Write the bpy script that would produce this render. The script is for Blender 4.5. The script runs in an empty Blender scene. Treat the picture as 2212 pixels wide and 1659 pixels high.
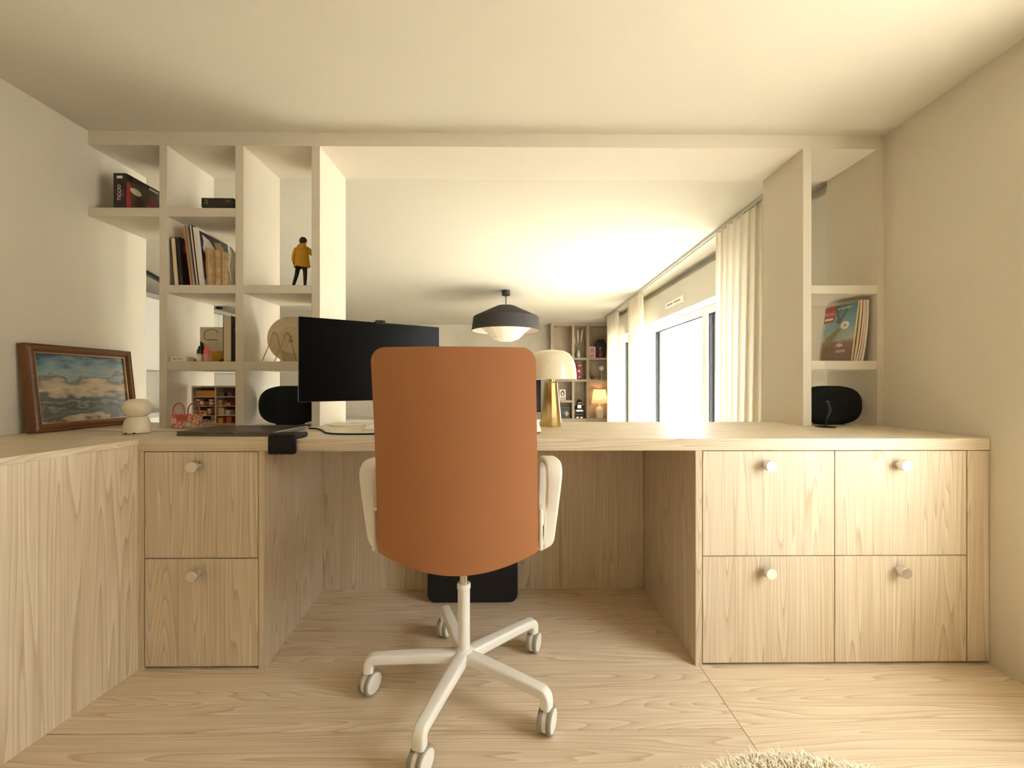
import bpy, bmesh, math, random
from mathutils import Vector, Matrix
random.seed(7)
scene = bpy.context.scene
COL = scene.collection
PI = math.pi

# ---------------------------------------------------------------- camera
cam_d = bpy.data.cameras.new('camera'); cam = bpy.data.objects.new('camera', cam_d)
COL.objects.link(cam); scene.camera = cam
cam_d.sensor_width = 36.0; cam_d.lens = 890.0 / 2212.0 * 36.0
cam_d.clip_start = 0.02; cam_d.clip_end = 200
cam.location = (0, 0, 0.93); cam.rotation_euler = (PI / 2, 0, -0.01)

# ---------------------------------------------------------------- world, light, exposure
scene.view_settings.view_transform = 'Standard'
scene.view_settings.look = 'None'
scene.view_settings.gamma = 1.0
scene.view_settings.use_curve_mapping = False
scene.view_settings.exposure = 0.60
w = bpy.data.worlds.new('world'); scene.world = w; w.use_nodes = True
bg = w.node_tree.nodes['Background']
bg.inputs[0].default_value = (0.98, 0.985, 1.0, 1); bg.inputs[1].default_value = 10.0
scene.cycles.max_bounces = 8; scene.cycles.diffuse_bounces = 6
scene.cycles.glossy_bounces = 3; scene.cycles.transmission_bounces = 4; scene.cycles.transparent_max_bounces = 8
scene.cycles.caustics_reflective = False; scene.cycles.caustics_refractive = False
scene.cycles.sample_clamp_indirect = 8.0
try:
    scene.cycles.use_denoising = True; scene.cycles.denoiser = 'OPENIMAGEDENOISE'
except Exception: pass

def portal(name, loc, rot, sx, sy):
    l = bpy.data.lights.new(name, 'AREA'); l.shape = 'RECTANGLE'; l.size = sx; l.size_y = sy
    l.cycles.is_portal = True
    o = bpy.data.objects.new(name, l); COL.objects.link(o); o.location = loc; o.rotation_euler = rot
# light enters through the glazed openings only: two living room windows and the study window
portal('window_portal', (1.99, 3.9, 0.67), (0, PI / 2, 0), 1.92, 2.38)
portal('window_portal', (1.99, 6.0, 0.67), (0, PI / 2, 0), 1.92, 0.78)
portal('window_portal', (1.78, 0.53, 1.11), (0, PI / 2, 0), 1.24, 0.98)
sun_d = bpy.data.lights.new('sun', 'SUN'); sun_d.energy = 44.0; sun_d.angle = math.radians(1.0); sun_d.color = (1.0, 0.975, 0.93)
sun = bpy.data.objects.new('sun', sun_d); COL.objects.link(sun)
sun.rotation_euler = Vector((-0.42, -0.25, -1.0)).to_track_quat('-Z', 'Y').to_euler()

# ---------------------------------------------------------------- helpers
def lin(c):
    return tuple(((x / 255) / 12.92 if x / 255 <= 0.04045 else ((x / 255 + 0.055) / 1.055) ** 2.4) for x in c)
def rgba(c): return (*lin(c), 1.0)

MAT = {}
def mat(name, c, rough=0.6, metal=0.0, spec=0.5, emit=None, es=0.0, bump=0.0, bscale=60.0, var=0.0):
    if name in MAT: return MAT[name]
    m = bpy.data.materials.new(name); m.use_nodes = True; MAT[name] = m
    nt = m.node_tree; b = nt.nodes['Principled BSDF']
    b.inputs['Base Color'].default_value = rgba(c); b.inputs['Roughness'].default_value = rough
    b.inputs['Metallic'].default_value = metal; b.inputs['Specular IOR Level'].default_value = spec
    if emit:
        b.inputs['Emission Color'].default_value = rgba(emit); b.inputs['Emission Strength'].default_value = es
    if bump or var:
        tc = nt.nodes.new('ShaderNodeTexCoord'); n = nt.nodes.new('ShaderNodeTexNoise')
        n.inputs['Scale'].default_value = bscale; n.inputs['Detail'].default_value = 4
        nt.links.new(tc.outputs['Object'], n.inputs['Vector'])
        if bump:
            bp = nt.nodes.new('ShaderNodeBump'); bp.inputs['Strength'].default_value = bump; bp.inputs['Distance'].default_value = 0.002
            nt.links.new(n.outputs['Fac'], bp.inputs['Height']); nt.links.new(bp.outputs['Normal'], b.inputs['Normal'])
        if var:
            r = nt.nodes.new('ShaderNodeValToRGB')
            r.color_ramp.elements[0].position = 0.3; r.color_ramp.elements[1].position = 0.7
            r.color_ramp.elements[0].color = rgba([max(0, x * (1 - var)) for x in c]); r.color_ramp.elements[1].color = rgba([min(255, x * (1 + var)) for x in c])
            nt.links.new(n.outputs['Fac'], r.inputs['Fac']); nt.links.new(r.outputs['Color'], b.inputs['Base Color'])
    return m

def wood(name, light, dark, axis, rough=0.5, along=0.36, across=11.0, rings=30.0, cross=1.0):
    m = bpy.data.materials.new(name); m.use_nodes = True; MAT[name] = m
    nt = m.node_tree; N = nt.nodes.new; L = nt.links.new; b = nt.nodes['Principled BSDF']
    tc = N('ShaderNodeTexCoord'); oi = N('ShaderNodeObjectInfo')
    mul = N('ShaderNodeVectorMath'); mul.operation = 'MULTIPLY'; mul.inputs[1].default_value = (13.1, 7.7, 5.3)
    comb = N('ShaderNodeCombineXYZ')
    for i in range(3): L(oi.outputs['Random'], comb.inputs[i])
    L(comb.outputs[0], mul.inputs[0])
    add = N('ShaderNodeVectorMath'); L(tc.outputs['Object'], add.inputs[0]); L(mul.outputs[0], add.inputs[1])
    def mp(a, c):
        s = [c, c, c]; s['XYZ'.index(axis)] = a
        x = N('ShaderNodeVectorMath'); x.operation = 'MULTIPLY'; x.inputs[1].default_value = s
        L(add.outputs[0], x.inputs[0]); return x
    n1 = N('ShaderNodeTexNoise'); n1.inputs['Scale'].default_value = 1.0; n1.inputs['Detail'].default_value = 1.5; n1.inputs['Distortion'].default_value = 0.25
    L(mp(along, across).outputs[0], n1.inputs['Vector'])
    k = N('ShaderNodeMath'); k.operation = 'MULTIPLY'; k.inputs[1].default_value = rings; L(n1.outputs['Fac'], k.inputs[0])
    fr = N('ShaderNodeMath'); fr.operation = 'FRACT'; L(k.outputs[0], fr.inputs[0])
    r1 = N('ShaderNodeValToRGB'); e = r1.color_ramp.elements
    e[0].position = 0.0; e[0].color = (0.15, 0.15, 0.15, 1); e[1].position = 1.0; e[1].color = (0.35, 0.35, 0.35, 1)
    x = e.new(0.78); x.color = (0.55, 0.55, 0.55, 1); x = e.new(0.93); x.color = (1, 1, 1, 1)
    L(fr.outputs[0], r1.inputs['Fac'])
    n2 = N('ShaderNodeTexNoise'); n2.inputs['Scale'].default_value = 1.0; n2.inputs['Detail'].default_value = 3.0
    L(mp(3.0, 150.0).outputs[0], n2.inputs['Vector'])
    n3 = N('ShaderNodeTexNoise'); n3.inputs['Scale'].default_value = 1.0; n3.inputs['Detail'].default_value = 2.0
    L(mp(1.2, 22.0).outputs[0], n3.inputs['Vector'])
    def madd(a, f, c):
        q = N('ShaderNodeMath'); q.operation = 'MULTIPLY_ADD'; L(a, q.inputs[0]); q.inputs[1].default_value = f
        if isinstance(c, float): q.inputs[2].default_value = c
        else: L(c, q.inputs[2])
        return q.outputs[0]
    s = madd(r1.outputs['Color'], 0.58, -0.32); s = madd(oi.outputs['Random'], 0.16, s)
    s = madd(n2.outputs['Fac'], 0.60, s); s = madd(n3.outputs['Fac'], 0.28, s)
    mx = N('ShaderNodeMix'); mx.data_type = 'RGBA'; mx.inputs['A'].default_value = rgba(light); mx.inputs['B'].default_value = rgba(dark)
    L(s, mx.inputs['Factor']); L(mx.outputs['Result'], b.inputs['Base Color'])
    b.inputs['Roughness'].default_value = rough; b.inputs['Specular IOR Level'].default_value = 0.35
    bp = N('ShaderNodeBump'); bp.inputs['Strength'].default_value = 0.12; bp.inputs['Distance'].default_value = 0.001; bp.invert = True
    L(s, bp.inputs['Height']); L(bp.outputs['Normal'], b.inputs['Normal'])
    return m

class MB:
    """collects shapes for one mesh"""
    def __init__(s): s.v = []; s.f = []; s.m = []
    def raw(s, vs, fs, mi=0):
        o = len(s.v); s.v += [tuple(x) for x in vs]
        for f in fs: s.f.append([i + o for i in f]); s.m.append(mi)
        return s
    def box(s, x0, x1, y0, y1, z0, z1, mi=0):
        vs = [(x, y, z) for z in (z0, z1) for y in (y0, y1) for x in (x0, x1)]
        return s.raw(vs, [(0, 2, 3, 1), (4, 5, 7, 6), (0, 1, 5, 4), (2, 6, 7, 3), (0, 4, 6, 2), (1, 3, 7, 5)], mi)
    def prism(s, poly, axis, a0, a1, mi=0):
        # poly: 2D points in the other two axes (cyclic order), extruded on axis
        def pt(p, a):
            if axis == 'X': return (a, p[0], p[1])
            if axis == 'Y': return (p[0], a, p[1])
            return (p[0], p[1], a)
        n = len(poly)
        vs = [pt(p, a0) for p in poly] + [pt(p, a1) for p in poly]
        fs = [tuple(range(n))[::-1], tuple(range(n, 2 * n))] + [(i, (i + 1) % n, (i + 1) % n + n, i + n) for i in range(n)]
        return s.raw(vs, fs, mi)
    def lathe(s, prof, c=(0, 0, 0), n=32, mi=0, sx=1.0, sy=1.0):
        vs = []; fs = []; idx = []
        for (r, z) in prof:
            if r < 1e-6:
                idx.append([len(vs)]); vs.append((c[0], c[1], c[2] + z))
            else:
                idx.append(list(range(len(vs), len(vs) + n)))
                for k in range(n):
                    a = 2 * PI * k / n; vs.append((c[0] + r * sx * math.cos(a), c[1] + r * sy * math.sin(a), c[2] + z))
        for A, B in zip(idx, idx[1:]):
            for k in range(n):
                j = (k + 1) % n
                if len(A) == 1 and len(B) == 1: continue
                if len(A) == 1: fs.append((A[0], B[j], B[k]))
                elif len(B) == 1: fs.append((A[k], A[j], B[0]))
                else: fs.append((A[k], A[j], B[j], B[k]))
        return s.raw(vs, fs, mi)
    def ell(s, c, rx, ry, rz, n=20, k=10, mi=0):
        pr = [(math.cos(-PI / 2 + PI * i / k), rz * math.sin(-PI / 2 + PI * i / k)) for i in range(k + 1)]
        pr[0] = (0, -rz); pr[-1] = (0, rz)
        return s.lathe(pr, c, n, mi, rx, ry)
    def sweep(s, pts, sec, mi=0, up=(0, 0, 1), cap=True):
        """sec(i) -> list of (a,b) offsets along side and up vectors"""
        P = [Vector(p) for p in pts]; vs = []; n = None; pu = Vector(up)
        for i, p in enumerate(P):
            t = (P[min(i + 1, len(P) - 1)] - P[max(i - 1, 0)]).normalized()
            u = pu - t * pu.dot(t)
            if u.length < 1e-4: u = Vector((1, 0, 0)) - t * t.x
            u.normalize(); pu = u; sd = t.cross(u)
            q = sec(i); n = len(q)
            vs += [p + sd * a + u * b for a, b in q]
        fs = []
        for i in range(len(P) - 1):
            for k in range(n):
                j = (k + 1) % n; fs.append((i * n + k, i * n + j, (i + 1) * n + j, (i + 1) * n + k))
        if cap: fs += [tuple(range(n))[::-1], tuple(range((len(P) - 1) * n, len(P) * n))]
        return s.raw(vs, fs, mi)
    def tube(s, pts, r, n=10, mi=0):
        rr = r if callable(r) else (lambda i: r)
        return s.sweep(pts, lambda i: [(rr(i) * math.cos(2 * PI * k / n), rr(i) * math.sin(2 * PI * k / n)) for k in range(n)], mi)
    def cyl(s, p0, p1, r0, r1=None, n=20, mi=0):
        r1 = r0 if r1 is None else r1
        return s.tube([p0, p1], lambda i: (r0, r1)[i], n, mi)
    def quad(s, a, b, c, d, mi=0): return s.raw([a, b, c, d], [(0, 1, 2, 3)], mi)
    def grid(s, fn, nu, nv, mi=0):
        vs = [fn(i / nu, j / nv) for j in range(nv + 1) for i in range(nu + 1)]
        fs = [(j * (nu + 1) + i, j * (nu + 1) + i + 1, (j + 1) * (nu + 1) + i + 1, (j + 1) * (nu + 1) + i) for j in range(nv) for i in range(nu)]
        return s.raw(vs, fs, mi)
    def xf(s, M, start=0):
        for i in range(start, len(s.v)): s.v[i] = tuple(M @ Vector(s.v[i]))
        return s

def smooth_curve(pts, k=8):
    P = [Vector(p) for p in pts]; out = []
    for i in range(len(P) - 1):
        a, b, c, d = P[max(i - 1, 0)], P[i], P[i + 1], P[min(i + 2, len(P) - 1)]
        for j in range(k):
            t = j / k
            out.append(0.5 * ((2 * b) + (c - a) * t + (2 * a - 5 * b + 4 * c - d) * t * t + (3 * b - a - 3 * c + d) * t ** 3))
    out.append(P[-1]); return out
def rrect(w, h, r, n=4):
    out = []
    for cx, cy, a0 in ((w / 2 - r, h / 2 - r, 0), (-w / 2 + r, h / 2 - r, PI / 2), (-w / 2 + r, -h / 2 + r, PI), (w / 2 - r, -h / 2 + r, 1.5 * PI)):
        for k in range(n + 1):
            a = a0 + PI / 2 * k / n; out.append((cx + r * math.cos(a), cy + r * math.sin(a)))
    return out

def absloc(o):
    p = Vector((0, 0, 0))
    while o: p += o.location; o = o.parent
    return p
def mesh_obj(name, mb, mats, parent=None, world=False, loc=None, bevel=0.0, seg=2, smooth=35, solid=0.0, sub=0):
    """one mesh object; world=True: shape given in room coordinates"""
    base = Vector(loc) if loc else Vector((0, 0, 0))
    off = Vector((0, 0, 0))
    if world: off = (absloc(parent) if parent else Vector((0, 0, 0))) + base
    me = bpy.data.meshes.new(name)
    me.from_pydata([tuple(Vector(v) - off) for v in mb.v], [], mb.f)
    ms = mats if isinstance(mats, (list, tuple)) else [mats]
    for m in ms: me.materials.append(m)
    me.polygons.foreach_set('material_index', mb.m)
    bm = bmesh.new(); bm.from_mesh(me); bmesh.ops.recalc_face_normals(bm, faces=bm.faces); bm.to_mesh(me); bm.free()
    me.update()
    if smooth:
        me.polygons.foreach_set('use_smooth', [True] * len(me.polygons)); me.set_sharp_from_angle(angle=math.radians(smooth))
    o = bpy.data.objects.new(name, me); COL.objects.link(o); o.location = base
    if parent: o.parent = parent
    if sub:
        d = o.modifiers.new('sub', 'SUBSURF'); d.levels = d.render_levels = sub
    if solid:
        d = o.modifiers.new('solid', 'SOLIDIFY'); d.thickness = solid; d.offset = 0
    if bevel:
        d = o.modifiers.new('bevel', 'BEVEL'); d.width = bevel; d.segments = seg; d.limit_method = 'ANGLE'; d.angle_limit = math.radians(40); d.harden_normals = True
    return o
def tag(o, label, cat, group=None):
    o['label'] = label; o['category'] = cat
    if group: o['group'] = group
    return o
def thing(name, label, cat, loc, rz=0.0, group=None):
    o = bpy.data.objects.new(name, None); COL.objects.link(o); o.empty_display_size = 0.05
    o.location = loc; o.rotation_euler = (0, 0, rz); return tag(o, label, cat, group)
def structure(o): o['kind'] = 'structure'; return o
def text_into(mb, txt, size, M, mi=0, depth=0.0004):
    cu = bpy.data.curves.new('lettering', 'FONT'); cu.body = txt; cu.size = size; cu.extrude = depth
    cu.align_x = 'CENTER'; cu.align_y = 'CENTER'; cu.resolution_u = 2
    o = bpy.data.objects.new('lettering', cu); COL.objects.link(o)
    bpy.context.view_layer.update()
    me = bpy.data.meshes.new_from_object(o.evaluated_get(bpy.context.evaluated_depsgraph_get()))
    mb.raw([M @ v.co for v in me.vertices], [tuple(p.vertices) for p in me.polygons], mi)
    bpy.data.objects.remove(o); bpy.data.meshes.remove(me); bpy.data.curves.remove(cu)

# ---------------------------------------------------------------- materials
PAINT = mat('cream_wall_paint', (216, 208, 191), 0.85, spec=0.2, bump=0.03, bscale=220)
CEIL = mat('ceiling_paint', (210, 203, 187), 0.9, spec=0.15, bump=0.02, bscale=200)
SHELFP = mat('built_in_paint', (216, 207, 190), 0.7, spec=0.25)
LIVW = mat('living_wall_paint', (218, 213, 202), 0.85, spec=0.2)
OAK_L, OAK_D = (237, 224, 201), (178, 155, 124)
WZ = wood('oak_grain_upright', OAK_L, OAK_D, 'Z', 0.5)
WX = wood('oak_grain_lengthwise', OAK_L, OAK_D, 'X', 0.42)
WY = wood('oak_grain_return', OAK_L, OAK_D, 'Y', 0.42)
WFLOOR = wood('floor_oak', (240, 224, 199), (182, 156, 122), 'X', 0.45, along=0.4, across=9.0, rings=34)
WGREY = wood('greyed_oak', (190, 175, 152), (150, 132, 110), 'Z', 0.6)
WHITE = mat('white_lacquer', (244, 241, 232), 0.35)
WHITEM = mat('white_matt', (238, 234, 224), 0.6)
BLACK = mat('black_matt', (14, 14, 15), 0.55)
BLACKG = mat('black_gloss', (3, 3, 4), 0.3, spec=0.12)
STEEL = mat('brushed_steel', (226, 224, 220), 0.38, 1.0)
CHROME = mat('chrome', (225, 225, 222), 0.1, 1.0)
BRASS = mat('brass', (212, 186, 130), 0.2, 1.0)
GOLD = mat('gold_wire', (196, 152, 84), 0.25, 1.0)
TAN = mat('caramel_upholstery', (170, 114, 74), 0.62, spec=0.3, bump=0.05, bscale=900)
TYRE = mat('grey_tyre', (150, 146, 132), 0.6)
def glass_mat():
    m = bpy.data.materials.new('window_glass'); m.use_nodes = True; nt = m.node_tree; nt.nodes.clear()
    o = nt.nodes.new('ShaderNodeOutputMaterial'); mx = nt.nodes.new('ShaderNodeMixShader'); mx.inputs[0].default_value = 0.06
    t = nt.nodes.new('ShaderNodeBsdfTransparent'); g = nt.nodes.new('ShaderNodeBsdfGlossy'); g.inputs['Roughness'].default_value = 0.03
    t.inputs[0].default_value = (0.95, 0.97, 0.96, 1)
    nt.links.new(t.outputs[0], mx.inputs[1]); nt.links.new(g.outputs[0], mx.inputs[2]); nt.links.new(mx.outputs[0], o.inputs[0]); return m
GLASS = glass_mat()
def fabric_mat(name, c, tr):
    m = bpy.data.materials.new(name); m.use_nodes = True; nt = m.node_tree; nt.nodes.clear(); N = nt.nodes.new
    o = N('ShaderNodeOutputMaterial'); mx = N('ShaderNodeMixShader'); mx.inputs[0].default_value = tr
    d = N('ShaderNodeBsdfDiffuse'); t = N('ShaderNodeBsdfTranslucent'); d.inputs[0].default_value = rgba(c); t.inputs[0].default_value = rgba(c)
    nt.links.new(d.outputs[0], mx.inputs[1]); nt.links.new(t.outputs[0], mx.inputs[2]); nt.links.new(mx.outputs[0], o.inputs[0]); return m
CURT = fabric_mat('curtain_linen', (238, 231, 216), 0.38)
SHADE = fabric_mat('lampshade_linen', (240, 222, 196), 0.5)
OPAL = fabric_mat('opal_glass', (246, 240, 226), 0.45)

# ================================================================ ROOM SHELL
def slab(name, boxes, m, world=True, bevel=0):
    mb = MB()
    for b in boxes: mb.box(*b)
    return structure(mesh_obj(name, mb, m, world=True, bevel=bevel))
CH = 2.0
floor = slab('floor', [(-1.875, 1.75, -1.8, 1.90, -0.30, -0.013)], mat('floor_underlay', (60, 48, 36), 0.9))
g = 0.0008
ys_left = [-1.7, -1.38, -1.07, -0.76, -0.45, -0.14, 0.17, 0.48, 0.793, 1.106, 1.42, 1.70, 1.895]
ys_right = [-1.7, -1.0, -0.3, 0.36, 1.02 - 0.13, 1.895]
for xs, yy in (((-1.775, 0.633), ys_left), ((0.633, 1.66), ys_right)):
    for a, b in zip(yy, yy[1:]):
        mb = MB().box(xs[0] + g, xs[1] - g, a + g, b - g, -0.013, 0.0)
        mesh_obj('plank', mb, WFLOOR, floor, world=True, bevel=0.0006, seg=1)
slab('floor', [(-4.3, 1.95, 1.90, 7.6, -0.42, -0.30)], mat('living_floor', (196, 190, 180), 0.5, var=0.06, bscale=3))
slab('ceiling', [(-4.3, 1.95, -1.8, 7.6, CH, CH + 0.12)], CEIL)
slab('wall_left', [(-1.875, -1.775, -1.8, 2.04, 0.0, CH)], PAINT)
# right wall, very slightly out of square, with the study window opening
def skewx(y): return 1.600 + 0.05 * (y - 1.352)
mb = MB()
for (y0, y1, z0, z1) in ((-1.8, 0.05, 0, CH), (1.01, 1.76, 0, CH), (0.05, 1.01, 0, 0.50), (0.05, 1.01, 1.72, CH)):
    mb.prism([(skewx(y0), y0), (skewx(y1), y1), (1.75, y1), (1.75, y0)], 'Z', z0, z1)
structure(mesh_obj('wall_right', mb, PAINT, world=True))
slab('wall_rear', [(-1.875, 1.75, -1.9, -1.8, 0.0, CH)], PAINT)
win3 = slab('window_3', [(1.64, 1.70, 0.05, 1.01, 0.50, 0.55), (1.64, 1.70, 0.05, 1.01, 1.67, 1.72), (1.64, 1.70, 0.05, 0.10, 0.55, 1.67), (1.64, 1.70, 0.96, 1.01, 0.55, 1.67)], WHITE)
mesh_obj('pane', MB().box(1.668, 1.672, 0.10, 0.96, 0.55, 1.67), GLASS, win3, world=True)
# low wall behind the desk that carries the built-in shelving
slab('wall_low', [(-1.775, 1.75, 1.897, 2.04, -0.30, 0.708), (-1.775, 1.75, 1.957, 2.04, 0.708, 0.742)], PAINT)
# living room shell
CONC = mat('concrete_wallpaper', (206, 198, 184), 0.85, spec=0.2, var=0.05, bscale=2.2)
slab('wall_far', [(-4.3, 1.95, 7.45, 7.6, -0.30, CH)], CONC)
slab('wall_living_left', [(-4.3, -4.2, 2.04, 7.45, -0.30, CH)], LIVW)
slab('wall_living_front', [(-4.3, -1.875, 1.94, 2.04, -0.30, CH), (-1.875, -1.775, 1.94, 2.04, -0.3, 0)], LIVW)
slab('wall_living_right', [(1.654, 1.95, 1.76, 2.72, -0.30, 1.92), (1.654, 1.95, 5.10, 5.62, -0.30, 1.92), (1.654, 1.95, 6.40, 6.64, -0.30, 1.92),
                           (1.654, 1.95, 2.72, 5.10, 1.635, 1.92), (1.654, 1.95, 5.62, 6.40, 1.635, 1.92),
                           (1.72, 1.95, 1.76, 6.64, 1.92, CH), (1.87, 1.95, 6.64, 7.45, -0.30, CH)], LIVW)
GASK = mat('window_gasket', (26, 27, 30), 0.5)
GREYF = mat('window_grey_profile', (150, 158, 166), 0.4)
def window(name, y0, y1, bars):
    mb = MB(); x0, x1 = 1.80, 1.86
    mb.box(x0, x1, y0, y1, 1.565, 1.635).box(x0, x1, y0, y1, -0.30, -0.22)
    mb.box(x0, x1, y0, y0 + 0.06, -0.22, 1.565).box(x0, x1, y1 - 0.06, y1, -0.22, 1.565)
    for b in bars: mb.box(x0 - 0.01, x1, b - 0.04, b + 0.04, -0.22, 1.565)
    o = structure(mesh_obj(name, mb, WHITE, world=True, bevel=0.004))
    ed = [y0 + 0.06] + [q for b in bars for q in (b - 0.04, b + 0.04)] + [y1 - 0.06]
    for a, b in zip(ed[::2], ed[1::2]):
        mesh_obj('pane', MB().box(1.834, 1.838, a, b, -0.22, 1.565), GLASS, o, world=True)
        k = MB()
        k.box(1.815, 1.845, a, a + 0.012, -0.22, 1.565).box(1.815, 1.845, b - 0.02, b, -0.22, 1.565).box(1.815, 1.845, a, b, 1.553, 1.565).box(1.815, 1.845, a, b, -0.22, -0.21)
        mesh_obj('gasket', k, GASK, o, world=True)
        mesh_obj('outer_profile', MB().box(1.85, 1.93, b - 0.055, b + 0.0, -0.22, 1.565), GREYF, o, world=True)
    return o
window('window_1', 2.72, 5.10, [3.74])
window('window_2', 5.62, 6.40, [])
# terrace and the pale house across it
slab('floor', [(1.95, 9.0, -3.0, 12.0, -0.50, -0.34)], mat('terrace_paving', (214, 208, 198), 0.8, var=0.04, bscale=2))
nb = thing('neighbour_building', 'pale rendered building across the terrace, washed out beyond the window', 'building', (12, 6, -4))
mesh_obj('wall', MB().box(12, 13, -6, 22, -4, 3.4), mat('pale_render', (232, 230, 224), 0.9), nb, world=True)
for k in range(5):
    fr = mesh_obj('window', MB().box(11.94, 12.0, 0.5 + k * 3.4, 1.9 + k * 3.4, 0.6, 2.2), mat('pale_frame', (222, 224, 226), 0.6), nb, world=True)
    mesh_obj('pane', MB().box(11.92, 11.94, 0.6 + k * 3.4, 1.8 + k * 3.4, 0.7, 2.1), mat('far_glass', (150, 165, 178), 0.1), fr, world=True)

# ================================================================ BUILT-IN SHELVING
bs = thing('built_in_shelving', 'cream plastered built-in shelving framing the wide opening above the desk', 'shelving', (0, 1.76, 0.75))
Y0, Y1 = 1.76, 2.04
mesh_obj('header', MB().box(-1.775, 1.66, Y0, Y1, 1.942, CH), SHELFP, bs, world=True)
for x0, x1 in ((-1.477, -1.444), (-1.157, -1.122), (-0.835, -0.799), (1.270, 1.307)):
    mesh_obj('upright', MB().box(x0, x1, Y0, Y1, 0.75, 1.942).box(x0, x1, 1.957, Y1, 0.742, 0.75), SHELFP, bs, world=True, bevel=0.0015)
mesh_obj('upright', MB().prism([(1.592, Y0), (1.66, Y0), (1.66, Y1), (1.592, Y1)], 'Z', 0.75, 1.942), SHELFP, bs, world=True)
for x0, x1, z0, z1 in ((-1.775, -1.477, 1.640, 1.677), (-1.444, -1.157, 1.640, 1.677), (-1.444, -1.157, 1.315, 1.350), (-1.122, -0.835, 1.315, 1.350),
                       (-1.444, -1.157, 0.989, 1.026), (-1.122, -0.835, 0.989, 1.026), (1.307, 1.592, 1.319, 1.355), (1.307, 1.592, 0.992, 1.030)):
    mesh_obj('shelf', MB().box(x0, x1, Y0 + 0.0005, Y1, z0, z1), SHELFP, bs, world=True, bevel=0.0012)

# ================================================================ DESK
YF = 1.352
def retx(y): return -1.199 + 0.095 * (y - YF)
dk = thing('desk_worktop', 'long pale oak worktop with a return along the left wall', 'worktop', (0, 1.6, 0.711))
mesh_obj('main_top', MB().prism([(-1.775, YF - 0.002), (1.598, YF - 0.002), (1.613, 1.76), (1.592, 1.76), (1.592, 1.955), (-1.775, 1.955)], 'Z', 0.711, 0.75), WX, dk, world=True, bevel=0.001)
mesh_obj('return_top', MB().prism([(-1.775, -0.7), (retx(-0.7), -0.7), (retx(YF - 0.002), YF - 0.002), (-1.775, YF - 0.002)], 'Z', 0.731, 0.75), WY, dk, world=True, bevel=0.001)
rc = thing('return_cabinet', 'plain oak panelled cabinet under the return, along the left wall', 'cabinet', (-1.5, 0.4, 0))
mesh_obj('front_panel', MB().prism([(retx(-0.7) - 0.022, -0.7), (retx(-0.7) - 0.004, -0.7), (retx(YF) - 0.004, YF), (retx(YF) - 0.022, YF)], 'Z', 0.0, 0.7305), WZ, rc, world=True)
mesh_obj('end_panel', MB().box(-1.773, retx(-0.7) - 0.023, -0.70, -0.68, 0.0, 0.7305), WZ, rc, world=True)
kp = tag(mesh_obj('knee_panel', MB().box(-0.865, 0.618, 1.870, 1.890, 0.0, 0.7105), WZ, world=True, loc=(-0.12, 1.88, 0)), 'grey-shaded oak back panel closing the knee space under the desk', 'panel')

KNOB_ME = None
def knob(parent, x, z):
    global KNOB_ME
    if KNOB_ME is None:
        mb = MB(); n0 = 0
        mb.lathe([(0, 0), (0.009, 0), (0.0075, 0.003), (0.0065, 0.012), (0.008, 0.014), (0.0165, 0.0145), (0.0178, 0.016), (0.0178, 0.031), (0.0168, 0.0322), (0.004, 0.0318), (0, 0.0318)], n=36)
        mb.xf(Matrix.Rotation(PI / 2, 4, 'X'))
        o = mesh_obj('knob', mb, STEEL, parent); KNOB_ME = o.data; o['label'] = 'round brushed steel knob'
    else:
        o = bpy.data.objects.new('knob', KNOB_ME); COL.objects.link(o); o.parent = parent; o['label'] = 'round brushed steel knob'
    o.location = Vector((x, YF, z)) - absloc(parent)
def drawers(root, cols, rows):
    for (x0, x1) in cols:
        for (z0, z1) in rows:
            d = mesh_obj('drawer', MB().box(x0, x1, YF, YF + 0.019, z0, z1), WZ, root, world=True, loc=Vector(((x0 + x1) / 2, YF, z0)) - absloc(root), bevel=0.0008, seg=1)
            # location is relative to the root
            knob(d, (x0 + x1) / 2 - 0.010, z1 - 0.0445)
ROWS = [(0.010, 0.3605), (0.3635, 0.7085)]
lu = thing('drawer_unit', 'narrow oak unit with two stacked drawers left of the chair', 'drawer unit', (-1.0, 1.6, 0))
mesh_obj('side_panel', MB().box(-1.204, -1.184, YF, 1.86, 0.0, 0.7105), WZ, lu, world=True)
mesh_obj('side_panel', MB().prism([(-0.813, YF), (-0.793, YF), (-0.836, 1.868), (-0.856, 1.868)], 'Z', 0.0, 0.7105), WZ, lu, world=True)
mesh_obj('carcass', MB().box(-1.184, -0.857, YF + 0.022, 1.86, 0.03, 0.7), mat('carcass_gap_shade', (36, 24, 16), 0.8), lu, world=True)  # shade in the drawer gaps is put into the near-black carcass colour
mesh_obj('plinth', MB().box(-1.184, -0.857, YF + 0.05, YF + 0.066, 0.0, 0.03), WX, lu, world=True)
drawers(lu, [(-1.181, -0.8155)], ROWS)
ru = thing('drawer_unit', 'wide oak unit with four drawers against the right wall', 'drawer unit', (1.1, 1.6, 0))
mesh_obj('side_panel', MB().box(0.619, 0.640, YF, 1.868, 0.0, 0.7105), WZ, ru, world=True)
mesh_obj('carcass', MB().box(0.641, 1.592, YF + 0.022, 1.86, 0.03, 0.7), MAT['carcass_gap_shade'], ru, world=True)
mesh_obj('plinth', MB().box(0.641, 1.597, YF + 0.05, YF + 0.066, 0.0, 0.03), WX, ru, world=True)
mesh_obj('filler_panel', MB().box(1.5255, 1.5975, YF + 0.0005, YF + 0.0195, 0.010, 0.7085), WZ, ru, world=True)
drawers(ru, [(0.643, 1.0795), (1.0825, 1.5215)], ROWS)

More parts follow.
